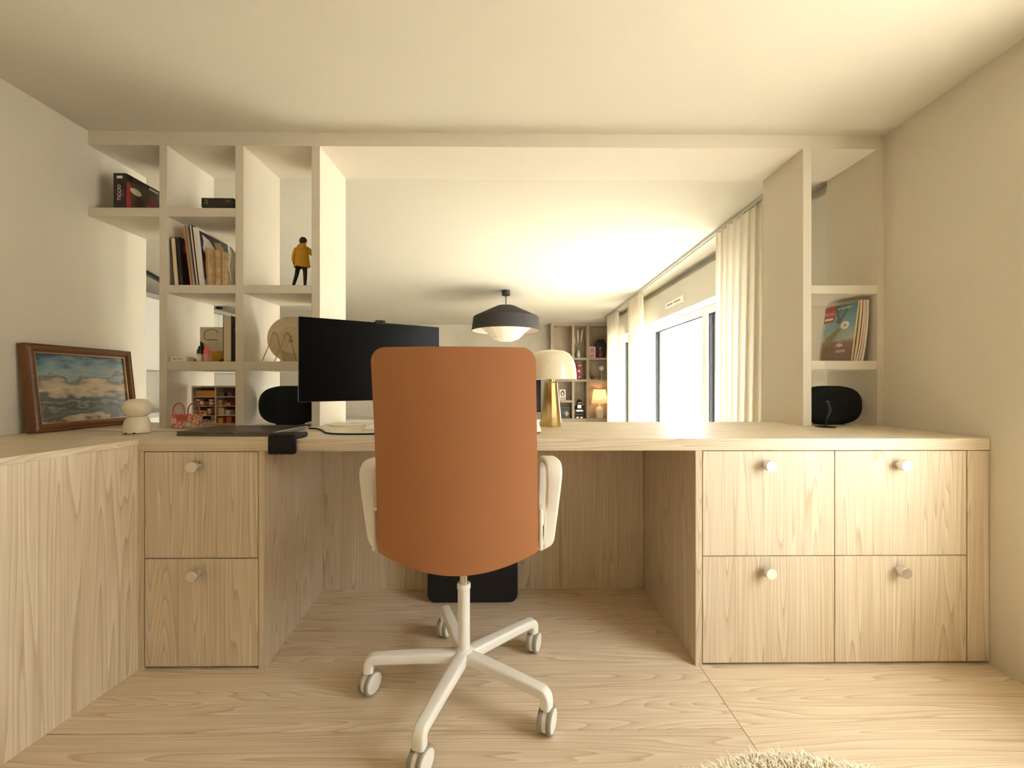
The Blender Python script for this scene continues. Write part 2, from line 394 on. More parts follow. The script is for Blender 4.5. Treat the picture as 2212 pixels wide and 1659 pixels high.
# ================================================================ OFFICE CHAIR
CX, CY = -0.134, 1.255
ch = thing('office_chair', 'caramel upholstered swivel office chair with white armrests and five-star base', 'chair', (CX, CY, 0))
def TROW(t):
    k = t * 34; e = 7
    rb, rt = 0.022 / 0.566, 0.036 / 0.566
    if k <= e: return rb * (1 - math.cos(PI / 2 * k / e))
    if k >= 34 - e: return 1 - rt * (1 - math.cos(PI / 2 * (34 - k) / e))
    return rb + (1 - rb - rt) * (k - e) / (34 - 2 * e)
def back_fn(front):
    def f(u, v):
        s = 2 * u - 1; t = v                       # t 0 bottom .. 1 top
        hw = 0.206 + 0.003 * math.sin(PI * t) - 0.003 * t
        rr = 0.036                                  # rounded corners
        H = 0.566; zt = TROW(t) * H; t = zt / H
        inset = 0.0
        if zt > H - rr: q = (zt - (H - rr)) / rr; inset = rr * (1 - math.sqrt(max(0, 1 - q * q)))
        if zt < 0.022: q = (0.022 - zt) / 0.022; inset = max(inset, 0.022 * (1 - math.sqrt(max(0, 1 - q * q))))
        x = s * (hw - inset * 0.9)
        z = 0.455 + zt + (0.034 * s * s) * (1 - t) ** 1.5
        y = -0.236 + 0.044 * s * s * (1 - 0.45 * t) + 0.035 * math.sin(PI * t) * 0.4 - 0.02 * t
        return (x + 0.006 - 0.008 * t, y + (0.045 if front else 0), z)
    return f
mb = MB(); nu, nv = 28, 34
def pill(front):
    base = back_fn(False); fr = back_fn(True)
    def f(u, v):
        a = Vector(base(u, v)); b = Vector(fr(u, v)); return a if not front else b
    return f
A = [pill(False)(i / nu, j / nv) for j in range(nv + 1) for i in range(nu + 1)]
B = [pill(True)(i / nu, j / nv) for j in range(nv + 1) for i in range(nu + 1)]
ix = lambda i, j: j * (nu + 1) + i
nA = len(A); fs = []
for j in range(nv):
    for i in range(nu):
        fs.append((ix(i, j), ix(i + 1, j), ix(i + 1, j + 1), ix(i, j + 1)))
        fs.append((nA + ix(i, j), nA + ix(i, j + 1), nA + ix(i + 1, j + 1), nA + ix(i + 1, j)))
rim = [(i, 0) for i in range(nu)] + [(nu, j) for j in range(nv)] + [(i, nv) for i in range(nu, 0, -1)] + [(0, j) for j in range(nv, 0, -1)]
for k in range(len(rim)):
    a = ix(*rim[k]); b = ix(*rim[(k + 1) % len(rim)]); fs.append((a, b, nA + b, nA + a))
mb.raw(A + B, fs)
mesh_obj('backrest', mb, TAN, ch, bevel=0.016, seg=4, smooth=60)
# seat cushion
mb = MB()
pts = rrect(0.43, 0.42, 0.07, 6)
prof = [(0.94, 0.0), (0.99, 0.012), (1.0, 0.03), (0.99, 0.047), (0.95, 0.058), (0.0, 0.064)]
vs = []; n = len(pts); fs = []
for (k, z) in prof[:-1]:
    vs += [(p[0] * k, p[1] * k * 0.93 + 0.035, 0.468 + z) for p in pts]
for r in range(len(prof) - 2):
    for i in range(n): j = (i + 1) % n; fs.append((r * n + i, r * n + j, (r + 1) * n + j, (r + 1) * n + i))
fs += [tuple(range(n))[::-1], tuple(range((len(prof) - 2) * n, (len(prof) - 1) * n))]
mesh_obj('seat', MB().raw(vs, fs), TAN, ch, smooth=50)
mesh_obj('seat_pan', MB().box(-0.15, 0.15, -0.08, 0.17, 0.44, 0.4679), WHITE, ch, bevel=0.012)
for s in (-1, 1):
    ox = 0.0 if s > 0 else -0.013
    path = [(s * (0.15 + ox), -0.095, 0.486), (s * (0.20 + ox), -0.105, 0.480), (s * (0.232 + ox), -0.112, 0.482), (s * (0.246 + ox), -0.118, 0.500), (s * (0.250 + ox), -0.122, 0.540),
            (s * (0.255 + ox), -0.128, 0.60), (s * (0.259 + ox), -0.130, 0.65), (s * (0.261 + ox), -0.127, 0.685), (s * (0.261 + ox), -0.112, 0.702), (s * (0.260 + ox), -0.08, 0.706), (s * (0.258 + ox), 0.0, 0.700),
            (s * (0.256 + ox), 0.05, 0.690), (s * (0.254 + ox), 0.075, 0.66), (s * (0.248 + ox), 0.07, 0.56), (s * (0.240 + ox), 0.05, 0.495), (s * (0.19 + ox), 0.045, 0.482)]
    sp = smooth_curve(path, 5)
    def sec(i, L=len(sp)):
        t = i / (L - 1); wd = 0.024 + 0.020 * min(1, max(0, (t - 0.12) / 0.35)) * (1 if t < 0.8 else (1 - t) / 0.2); return rrect(wd, 0.020, 0.0075, 4)
    # side vector follows the room's x axis so the strap stays flat
    mb = MB(); ring = []; vs = []; P = sp
    for i, p in enumerate(P):
        t = (P[min(i + 1, len(P) - 1)] - P[max(i - 1, 0)]).normalized()
        side = Vector((0.0, 1.0, 0.0)) if abs(t.x) > 0.75 else Vector((1.0, 0, 0))
        q_ = i / len(P); k = min(1.0, max(0.0, (q_ - 0.08) / 0.14)) * min(1.0, max(0.0, (0.97 - q_) / 0.06))
        side = (Vector((0, 1, 0)) * (1 - k) + Vector((s, 0, 0)) * k).normalized()
        side = (side - t * side.dot(t)).normalized(); up = t.cross(side)
        q = sec(i); nq = len(q); vs += [p + side * a + up * b for a, b in q]
    fs = [(i * nq + k, i * nq + (k + 1) % nq, (i + 1) * nq + (k + 1) % nq, (i + 1) * nq + k) for i in range(len(P) - 1) for k in range(nq)]
    fs += [tuple(range(nq))[::-1], tuple(range((len(P) - 1) * nq, len(P) * nq))]
    mesh_obj('armrest', MB().raw(vs, fs), WHITE, ch, smooth=60)
    mesh_obj('arm_bracket', MB().box(s * 0.222 - 0.005, s * 0.222 + 0.005, -0.16, -0.10, 0.485, 0.595), WHITE, ch, bevel=0.004)
mesh_obj('gas_lift', MB().cyl((0, 0, 0.29), (0, 0, 0.441), 0.0125, n=24), CHROME, ch)
mesh_obj('column', MB().lathe([(0, 0.085), (0.0185, 0.085), (0.0185, 0.308), (0.0205, 0.310), (0.0205, 0.322), (0.0185, 0.325), (0.0135, 0.325), (0, 0.325)], n=32), WHITE, ch)
mesh_obj('hub', MB().lathe([(0, 0.075), (0.03, 0.078), (0.034, 0.09), (0.033, 0.115), (0.026, 0.124), (0.019, 0.128), (0, 0.128)], n=32), WHITE, ch)
def leg_mb():
    mb = MB(); path = [(0.012, 0, 0.105), (0.10, 0, 0.106), (0.20, 0, 0.106), (0.262, 0, 0.105), (0.2765, 0, 0.102), (0.283, 0, 0.092), (0.284, 0, 0.068)]
    P = [Vector(p) for p in smooth_curve(path, 3)]
    vs = []; L = len(P)
    for i, p in enumerate(P):
        t = (P[min(i + 1, L - 1)] - P[max(i - 1, 0)]).normalized(); sd = Vector((0, 1, 0)); up = t.cross(sd)
        k = min(1, max(0, p.x / 0.26)); wd = 0.042 - 0.010 * k; hh = 0.034 - 0.006 * k
        q = rrect(wd, hh, min(wd, hh) * 0.24, 3); n = len(q); vs += [p + sd * a + up * b for a, b in q]
    fs = [(i * n + k, i * n + (k + 1) % n, (i + 1) * n + (k + 1) % n, (i + 1) * n + k) for i in range(L - 1) for k in range(n)]
    fs += [tuple(range(n))[::-1], tuple(range((L - 1) * n, L * n))]
    return mb.raw(vs, fs)
leg_me = None; wheel_me = None
R_W = 0.034
for k, ang in enumerate((182.6, 254.5, 326.5, 38.6, 110.6)):
    a = math.radians(ang)
    if leg_me is None: l = mesh_obj('leg', leg_mb(), WHITE, ch, smooth=50); leg_me = l.data
    else: l = bpy.data.objects.new('leg', leg_me); COL.objects.link(l); l.parent = ch
    l.rotation_euler = (0, 0, a)
    # caster, its wheels turned alike
    axis = math.radians(-22 + (k * 37 % 9) - 4)
    c = mesh_obj('caster', MB().cyl((0, 0, 0.058), (0, 0, 0.076), 0.0085, n=16).cyl((-0.0062, 0.004, R_W), (0.0062, 0.004, R_W), 0.0315, n=32), WHITE, ch, bevel=0.001)
    c.location = (0.284 * math.cos(a), 0.284 * math.sin(a), 0); c.rotation_euler = (0, 0, axis)
    for sd in (-1, 1):
        mb = MB().lathe([(0.010, 0), (0.030, 0), (R_W, 0.002), (R_W, 0.0105), (0.031, 0.0125), (0.0285, 0.0130)], n=36)
        mb.lathe([(0.0285, 0.0130), (0.027, 0.0122), (0.018, 0.0132), (0, 0.0135)], n=36, mi=1)
        mb.xf(Matrix.Translation((sd * 0.0065, 0.004, R_W)) @ Matrix.Rotation(sd * PI / 2, 4, 'Y'))
        mesh_obj('wheel', mb, [TYRE, WHITEM], c)

# ================================================================ MONITOR, LAPTOP AND DESK THINGS
PL = Vector((-0.727, 1.437, 0)); PR = Vector((-0.285, 1.713, 0))
mdir = (PR - PL).normalized(); ma = math.atan2(mdir.y, mdir.x); mw = (PR - PL).length; mh = 0.299
mo = thing('monitor', 'wide black computer monitor angled on the desk behind the chair', 'monitor', (*(PL + PR).xy / 2, 0.75), ma)
zb = 0.867 - 0.75
mesh_obj('housing', MB().box(-mw / 2, mw / 2, 0.002, 0.022, zb, zb + mh), mat('monitor_silver', (150, 148, 142), 0.4, 0.6), mo, bevel=0.004)
mesh_obj('screen', MB().box(-mw / 2 + 0.001, mw / 2 - 0.001, -0.001, 0.002, zb + 0.001, zb + mh - 0.001), BLACKG, mo, bevel=0.001)
wc = mesh_obj('webcam', MB().box(0.003, 0.037, -0.010, 0.028, zb + mh - 0.008, zb + mh + 0.008), BLACK, mo, bevel=0.003)
mesh_obj('lens', MB().cyl((0.02, -0.0115, zb + mh + 0.001), (0.02, -0.009, zb + mh + 0.001), 0.005), BLACKG, wc)
mesh_obj('arm', MB().box(0.055, 0.125, 0.022, 0.045, zb + 0.10, zb + 0.20).tube(smooth_curve([(0.09, 0.04, zb + 0.15), (0.12, 0.09, zb + 0.13), (0.15, 0.14, zb + 0.08)], 4), 0.012), BLACK, mo)
mesh_obj('pole', MB().cyl((0.15, 0.14, 0.0), (0.15, 0.14, zb + 0.10), 0.015).cyl((0.15, 0.14, 0.0), (0.15, 0.14, 0.012), 0.045, n=28), BLACK, mo)

lp = thing('laptop', 'closed dark grey laptop lying at the left end of the desk', 'laptop', (-0.972, 1.537, 0.75), -0.02)
ALU = mat('laptop_aluminium', (112, 104, 94), 0.35, 0.85)
mesh_obj('base', MB().prism(rrect(0.350, 0.215, 0.012, 5), 'Z', 0.001, 0.0095), ALU, lp, bevel=0.0015)
mesh_obj('lid', MB().prism(rrect(0.350, 0.215, 0.012, 5), 'Z', 0.0100, 0.0160), ALU, lp, bevel=0.0015)
mesh_obj('notch', MB().box(-0.028, 0.028, -0.1080, -0.1065, 0.0085, 0.0115), BLACK, lp)

# black clamp hook over the desk edge
mb = MB()
prof = [(1.331, 0.703)] + [(1.331 + 0.012 * (1 - math.cos(PI / 2 * k / 5)), 0.7545 + 0.012 * math.sin(PI / 2 * k / 5)) for k in range(6)] + [(1.424, 0.7665), (1.424, 0.7510), (1.3485, 0.7510), (1.3485, 0.703)]
mb.prism(prof, 'X', -0.773, -0.686)
hk = tag(mesh_obj('desk_hook', mb, mat('black_satin', (6, 5, 5), 0.5, spec=0.25), world=True, loc=(-0.73, 1.38, 0.751), bevel=0.006, seg=3), 'black clamp hook gripping the front edge of the desk', 'hook')

def cable(name, pts, r, m, label, cat='cable'):
    return tag(mesh_obj(name, MB().tube(smooth_curve(pts, 8), r, 8), m, world=True, loc=pts[0]), label, cat)
WCAB = mat('white_cable', (232, 226, 212), 0.5)
cable('cable', [(-0.775, 1.615, 0.757), (-0.74, 1.60, 0.757), (-0.70, 1.565, 0.7535), (-0.66, 1.50, 0.7535), (-0.60, 1.462, 0.7535), (-0.50, 1.458, 0.7535), (-0.42, 1.475, 0.7535), (-0.34, 1.50, 0.7535)], 0.0032, BLACK, 'black cable running from the laptop behind the chair')
cable('cable', [(-1.62, 1.60, 0.7525), (-1.45, 1.60, 0.7525), (-1.32, 1.585, 0.7525), (-1.22, 1.60, 0.7525), (-1.16, 1.665, 0.7525), (-1.05, 1.72, 0.7525), (-0.98, 1.70, 0.7535), (-0.90, 1.69, 0.7525)], 0.0022, WCAB, 'thin white cable trailing past the mushroom lamp to behind the laptop')
cable('cable', [(-0.795, 1.83, 0.753), (-0.75, 1.76, 0.753), (-0.70, 1.74, 0.753), (-0.66, 1.77, 0.753), (-0.63, 1.80, 0.753), (-0.60, 1.76, 0.753), (-0.578, 1.69, 0.753), (-0.56, 1.665, 0.753)], 0.0028, WCAB, 'white cable looping on the desk under the monitor')
kb = thing('keyboard', 'flat white keyboard mostly hidden behind the chair back', 'keyboard', (-0.36, 1.662, 0.75), 0.0)
mesh_obj('case', MB().box(-0.20, 0.20, -0.055, 0.055, 0.001, 0.012), WHITEM, kb, bevel=0.002)
km = None
for r in range(4):
    for c in range(13):
        if km is None: o = mesh_obj('key', MB().box(-0.0125, 0.0125, -0.010, 0.010, 0, 0.004), WHITE, kb, bevel=0.001, seg=1); km = o.data
        else: o = bpy.data.objects.new('key', km); COL.objects.link(o); o.parent = kb
        o.location = (-0.174 + c * 0.029, -0.036 + r * 0.024, 0.012)

# mushroom night lamp
ml = thing('mushroom_lamp', 'small glossy ivory mushroom-shaped lamp before the framed picture', 'lamp', (-1.347, 1.511, 0.75))
IV = mat('ivory_plastic', (228, 216, 192), 0.3)
mesh_obj('body', MB().lathe([(0, 0.002), (0.036, 0.002), (0.0395, 0.006), (0.0395, 0.024), (0.037, 0.042), (0.033, 0.054), (0.027, 0.062), (0, 0.064)], n=40), IV, ml)
mesh_obj('cap', MB().lathe([(0, 0.062), (0.026, 0.063), (0.035, 0.070), (0.042, 0.083), (0.0435, 0.094), (0.041, 0.107), (0.034, 0.118), (0.022, 0.1245), (0.009, 0.1265), (0, 0.1267)], n=40), IV, ml)
for dx in (-0.006, 0.022): mesh_obj('port', MB().cyl((dx, -0.0400, 0.005), (dx, -0.0350, 0.005), 0.0025, n=10), BLACK, ml)

# framed picture leaning on the left wall
def print_mat():
    m = bpy.data.materials.new('landscape_print'); m.use_nodes = True; nt = m.node_tree; N = nt.nodes.new; L = nt.links.new; b = nt.nodes['Principled BSDF']
    tc = N('ShaderNodeTexCoord'); sp = N('ShaderNodeSeparateXYZ'); L(tc.outputs['Object'], sp.inputs[0])
    mp = N('ShaderNodeVectorMath'); mp.operation = 'MULTIPLY'; mp.inputs[1].default_value = (1, 9, 22); L(tc.outputs['Object'], mp.inputs[0])
    n = N('ShaderNodeTexNoise'); n.inputs['Scale'].default_value = 1.2; n.inputs['Detail'].default_value = 5; L(mp.outputs[0], n.inputs['Vector'])
    a = N('ShaderNodeMath'); a.operation = 'MULTIPLY_ADD'; L(n.outputs['Fac'], a.inputs[0]); a.inputs[1].default_value = 0.20; L(sp.outputs['Z'], a.inputs[2])
    mr = N('ShaderNodeMapRange'); mr.inputs['From Min'].default_value = 0.10; mr.inputs['From Max'].default_value = 0.39; L(a.outputs[0], mr.inputs['Value'])
    r = N('ShaderNodeValToRGB'); e = r.color_ramp.elements; r.color_ramp.interpolation = 'LINEAR'
    stops = [(0.0, (196, 180, 150)), (0.10, (176, 164, 140)), (0.14, (78, 84, 82)), (0.24, (110, 114, 108)), (0.28, (66, 74, 76)), (0.34, (150, 146, 132)), (0.38, (84, 92, 94)), (0.46, (100, 106, 104)), (0.50, (172, 158, 136)), (0.56, (198, 182, 154)), (0.64, (176, 158, 134)), (0.70, (92, 104, 108)), (0.75, (150, 162, 158)), (0.86, (126, 150, 158)), (1.0, (58, 84, 104))]
    e[0].position, e[0].color = 0.0, rgba(stops[0][1]); e[1].position, e[1].color = 1.0, rgba(stops[-1][1])
    for p, c in stops[1:-1]: x = e.new(p); x.color = rgba(c)
    L(mr.outputs[0], r.inputs['Fac']); L(r.outputs['Color'], b.inputs['Base Color']); b.inputs['Roughness'].default_value = 0.25; b.inputs['Coat Weight'].default_value = 0.4
    return m
PF = thing('framed_picture', 'landscape print in a moulded brown wooden frame leaning on the left wall', 'picture', (-1.706, 1.71, 0.752), 0.0)
FW, FH = 0.418, 0.330
FRM = wood('walnut_frame', (124, 80, 42), (74, 42, 20), 'Y', 0.35)
FRMG = mat('frame_gilt', (196, 160, 118), 0.35, 0.5)
lean = Matrix.Rotation(-0.108, 4, 'Y')
def picpart(name, mb, m, **k): return mesh_obj(name, mb.xf(lean), m, PF, **k)
# four mitred mouldings
def moulding(prof):
    objs = []
    cor = [(-FW / 2, 0), (FW / 2, 0), (FW / 2, FH), (-FW / 2, FH)]; inn = [(1, 1), (-1, 1), (-1, -1), (1, -1)]
    for k in range(4):
        j = (k + 1) % 4; vs = []; n = len(prof)
        for c, s in ((cor[k], inn[k]), (cor[j], inn[j])):
            vs += [(px, c[0] + s[0] * d, c[1] + s[1] * d) for d, px in prof]
        fs = [(i, (i + 1) % n, (i + 1) % n + n, i + n) for i in range(n)] + [tuple(range(n))[::-1], tuple(range(n, 2 * n))]
        objs.append((vs, fs))
    return objs
for vs, fs in moulding([(0, -0.026), (0, 0.0), (0.003, 0.003), (0.007, 0.001), (0.011, 0.004), (0.020, 0.005), (0.028, 0.0), (0.030, -0.004), (0.030, -0.026)]):
    fo = picpart('moulding', MB().raw(vs, fs), FRM)
for vs, fs in moulding([(0.030, -0.012), (0.030, -0.003), (0.033, -0.003), (0.034, -0.006), (0.034, -0.012)]):
    picpart('gilt_slip', MB().raw(vs, fs), FRMG)
picpart('print', MB().box(-0.014, -0.010, -FW / 2 + 0.031, FW / 2 - 0.031, 0.031, FH - 0.031), print_mat())
picpart('backing', MB().box(-0.024, -0.0145, -FW / 2 + 0.031, FW / 2 - 0.031, 0.031, FH - 0.031), BLACK)

# toy tote bag
def bag_mat():
    m = bpy.data.materials.new('bag_pattern'); m.use_nodes = True; nt = m.node_tree; N = nt.nodes.new; L = nt.links.new; b = nt.nodes['Principled BSDF']
    tc = N('ShaderNodeTexCoord'); v = N('ShaderNodeTexVoronoi'); v.inputs['Scale'].default_value = 75; L(tc.outputs['Object'], v.inputs['Vector'])
    r = N('ShaderNodeValToRGB'); r.color_ramp.interpolation = 'CONSTANT'; e = r.color_ramp.elements
    e[0].color = rgba((150, 70, 58)); e[1].position = 0.28; e[1].color = rgba((226, 186, 158)); x = e.new(0.62); x.color = rgba((196, 112, 92))
    L(v.outputs['Distance'], r.inputs['Fac']); L(r.outputs['Color'], b.inputs['Base Color']); b.inputs['Roughness'].default_value = 0.4; return m
bg_ = thing('tote_bag', 'tiny coral patterned tote bag with looped handles beside the miniature bookcase', 'bag', (-1.315, 1.70, 0.752), -0.12)
mb = MB(); vs = []
for (hw, hd, z) in ((0.046, 0.020, 0), (0.050, 0.021, 0.006), (0.063, 0.012, 0.055), (0.061, 0.010, 0.055), (0.046, 0.018, 0.004)):
    vs += [(-hw, -hd, z), (hw, -hd, z), (hw, hd, z), (-hw, hd, z)]
fs = [(3, 2, 1, 0)]
for r in range(4):
    for k in range(4): j = (k + 1) % 4; fs.append((r * 4 + k, r * 4 + j, r * 4 + 4 + j, r * 4 + 4 + k))
fs.append((16, 17, 18, 19))
mesh_obj('body', MB().raw(vs, fs), bag_mat(), bg_, bevel=0.002)
CORAL = mat('coral_trim', (190, 84, 64), 0.45)
mesh_obj('label_patch', MB().prism([(-0.022, 0.030), (0.018, 0.030), (0.020, 0.052), (-0.036, 0.052)], 'Y', -0.0205, -0.0135), CORAL, bg_)
for hx, hy in ((-0.022, -0.012), (0.024, 0.010)):
    mesh_obj('handle', MB().tube(smooth_curve([(hx - 0.026, hy, 0.052), (hx - 0.026, hy, 0.078), (hx - 0.012, hy, 0.097), (hx + 0.006, hy, 0.100), (hx + 0.022, hy, 0.084), (hx + 0.024, hy, 0.052)], 6), 0.0022, 8), CORAL, bg_)
mesh_obj('pompom', MB().ell((0.030, -0.026, 0.013), 0.014, 0.010, 0.012), mat('grey_tulle', (190, 178, 150), 0.9), bg_)

# miniature bookcase
mbk = thing('miniature_bookcase', 'miniature bookcase model filled with tiny book stacks on the desk', 'model', (-1.300, 1.87, 0.752))
MW = mat('miniature_wood', (208, 190, 174), 0.6)
mx0, mx1, md, mhh = -0.104, 0.118, 0.055, 0.170
for x in (mx0, -0.001, mx1 - 0.006): mesh_obj('upright', MB().box(x, x + 0.006, -md / 2, md / 2, 0, mhh), MW, mbk)
for k, z in enumerate((0.0, 0.036, 0.078, 0.119, mhh - 0.007)):
    for a, b in ((mx0 + 0.006, -0.001), (0.005, mx1 - 0.006)):
        mesh_obj('shelf', MB().box(a, b, -md / 2, md / 2 - 0.001, z, z + (0.007 if k == 4 else 0.003)), MW, mbk)
mesh_obj('back_panel', MB().box(mx0, mx1, md / 2 - 0.001, md / 2 + 0.002, 0, mhh), mat('miniature_back', (124, 96, 80), 0.8), mbk)
pal = [(214, 194, 178), (190, 166, 150), (150, 84, 70), (222, 208, 186), (120, 60, 54), (204, 170, 130)]
for sh, z in enumerate((0.003, 0.039, 0.081)):
    x = mx0 + 0.012
    while x < -0.022:
        wd = random.uniform(0.013, 0.019); nb_ = random.randint(4, 7); zz = z
        for q in range(nb_):
            t = 0.0042; c = random.choice(pal)
            mesh_obj('book', MB().box(x, x + wd, -md / 2 + 0.006, 0.012, zz, zz + t - 0.0004), mat('tiny_book_%d' % pal.index(c), c, 0.7), mbk); zz += t
        x += wd + 0.003
mesh_obj('box', MB().box(mx0 + 0.014, -0.004, -0.02, 0.015, 0.122, 0.148), mat('ochre_box', (196, 142, 58), 0.6), mbk)
for x0, x1, z0, z1, c in ((0.008, 0.030, 0.0035, 0.028, (204, 140, 40)), (0.046, 0.066, 0.0035, 0.031, (190, 104, 50)), (0.08, 0.105, 0.0035, 0.026, (150, 60, 46)), (0.010, 0.016, 0.0395, 0.072, (216, 200, 170)), (0.018, 0.024, 0.0395, 0.074, (206, 190, 160)), (0.026, 0.032, 0.0395, 0.070, (222, 208, 180)),
                           (0.040, 0.060, 0.0395, 0.062, (214, 206, 190)), (0.01, 0.026, 0.0815, 0.106, (190, 160, 140)), (0.040, 0.062, 0.0815, 0.094, (204, 128, 100)), (0.012, 0.034, 0.1225, 0.138, (130, 120, 108)), (0.05, 0.07, 0.1225, 0.142, (120, 108, 96))):
    mesh_obj('box', MB().box(x0, x1, -0.02, 0.014, z0, z1), mat('tiny_%d_%d_%d' % c, c, 0.7), mbk)

# oval speakers
def speaker(x, y, label):
    s = thing('oval_speaker', label, 'speaker', (x, y, 0.75), 0.0, 'pair of oval speakers')
    mb = MB(); n = 56; prof = [(0.0, -0.050), (0.6, -0.050), (0.90, -0.044), (0.975, -0.034), (1.0, -0.018), (1.0, 0.018), (0.975, 0.034), (0.90, 0.044), (0.6, 0.050), (0.0, 0.050)]
    vs = []; fs = []; idx = []
    for (k, yy) in prof:
        if k == 0: idx.append([len(vs)]); vs.append((0, yy, 0.0865)); continue
        idx.append(list(range(len(vs), len(vs) + n)))
        for i in range(n):
            a = 2 * PI * i / n; c, q = math.cos(a), math.sin(a)
            vs.append((0.125 * k * math.copysign(abs(c) ** 0.72, c), yy, 0.0865 + 0.0855 * k * math.copysign(abs(q) ** 0.80, q)))
    for A_, B_ in zip(idx, idx[1:]):
        for k in range(n):
            j = (k + 1) % n
            if len(A_) == 1: fs.append((A_[0], B_[j], B_[k]))
            elif len(B_) == 1: fs.append((A_[k], A_[j], B_[0]))
            else: fs.append((A_[k], A_[j], B_[j], B_[k]))
    mesh_obj('cabinet', MB().raw(vs, fs), mat('speaker_cloth', (20, 24, 23), 0.85, spec=0.2, bump=0.2, bscale=900), s, smooth=50)
    mesh_obj('foot', MB().box(-0.05, 0.05, -0.03, 0.03, 0.0005, 0.006), BLACK, s, bevel=0.002)
    return s
speaker(-0.968, 1.845, 'black oval cloth speaker behind the left edge of the monitor')
speaker(1.440, 1.835, 'black oval cloth speaker in the bottom right niche')
fg = thing('slim_figurine', 'slim black abstract figurine on a thin round base before the right speaker', 'figurine', (1.325, 1.705, 0.75))
mesh_obj('base', MB().lathe([(0, 0.0005), (0.036, 0.0005), (0.037, 0.002), (0.030, 0.0035), (0, 0.004)], n=32), BLACK, fg)
mesh_obj('stem', MB().tube(smooth_curve([(0.0, 0, 0.003), (0.001, 0, 0.020), (0.004, 0, 0.035), (0.014, 0, 0.052), (0.019, 0, 0.072), (0.016, 0, 0.090), (0.010, 0, 0.104)], 5), lambda i: 0.0022 + 0.0032 * math.sin(PI * min(1, max(0, (i - 8) / 22))), 10).ell((0.009, 0, 0.106), 0.009, 0.005, 0.005), BLACK, fg)

# brass table lamp on the desk
dl = thing('table_lamp', 'brass cone table lamp with cream dome shade beside the chair back', 'lamp', (0.184, 1.765, 0.75))
mesh_obj('base', MB().lathe([(0, 0.0005), (0.047, 0.0005), (0.0475, 0.003), (0.0285, 0.186), (0.026, 0.190), (0, 0.190)], n=12), BRASS, dl, smooth=20)
mesh_obj('neck', MB().cyl((0, 0, 0.190), (0, 0, 0.205), 0.0145, n=24), BRASS, dl)
shp = [(0.110, 0.200), (0.1085, 0.232), (0.104, 0.262), (0.094, 0.290), (0.080, 0.309), (0.060, 0.320), (0.030, 0.3245), (0, 0.325)]
mesh_obj('shade', MB().lathe(shp + [(0.0, 0.321), (0.030, 0.3205), (0.059, 0.316), (0.078, 0.306), (0.091, 0.288), (0.101, 0.261), (0.1055, 0.232), (0.107, 0.200), (0.110, 0.200)], n=56), mat('cream_enamel', (238, 226, 198), 0.22), dl, smooth=50)
mesh_obj('button', MB().lathe([(0, 0), (0.005, 0), (0.0045, 0.003), (0, 0.0035)], (0, 0, 0), 16).xf(Matrix.Translation((-0.018, -0.0975, 0.277)) @ Matrix.Rotation(1.25, 4, 'X')), MAT['cream_enamel'], dl)
# white charging stand half hidden by the chair
cs = thing('charging_stand', 'white charging stand with a round puck, half hidden right of the chair back', 'charger', (0.085, 1.515, 0.75))
mesh_obj('base', MB().lathe([(0, 0.001), (0.036, 0.001), (0.0375, 0.007)], n=32, mi=1).lathe([(0.0375, 0.007), (0.037, 0.011), (0.026, 0.042), (0.018, 0.048), (0, 0.049)], n=32), [WHITEM, mat('grey_rubber', (120, 112, 98), 0.7)], cs)
mesh_obj('arm', MB().tube([(0.0, 0.012, 0.03), (-0.002, 0.018, 0.075)], 0.006, 10), WHITEM, cs)
pk = mesh_obj('puck', MB().lathe([(0, -0.004), (0.026, -0.004), (0.0275, -0.002), (0.0275, 0.003), (0.0255, 0.004), (0, 0.004)], n=36).xf(Matrix.Translation((-0.012, 0.008, 0.074)) @ Matrix.Rotation(1.25, 4, 'X')), WHITEM, cs)
mesh_obj('rim', MB().tube([(0.0255 * math.cos(2 * PI * k / 36), 0.0255 * math.sin(2 * PI * k / 36), 0.004) for k in range(37)], 0.0012, 6).xf(Matrix.Translation((-0.012, 0.008, 0.074)) @ Matrix.Rotation(1.25, 4, 'X')), STEEL, pk)

# bin under the desk
bn = thing('waste_bin', 'black rounded bin standing under the desk behind the chair column', 'bin', (-0.15, 1.80, 0.0))
mb = MB(); vs = []; fs = []
o_ = [(x, z) for x, z in rrect(0.384, 0.32, 0.035, 6)]
mesh_obj('body', MB().prism([(x, z + 0.161) for x, z in o_], 'Y', -0.055, 0.055), mat('bin_black', (8, 8, 8), 0.6), bn, bevel=0.012, seg=3)
for dx in (-0.13, 0.13): mesh_obj('foot', MB().cyl((dx, 0, 0.0), (dx, 0, 0.004), 0.014), BLACK, bn)

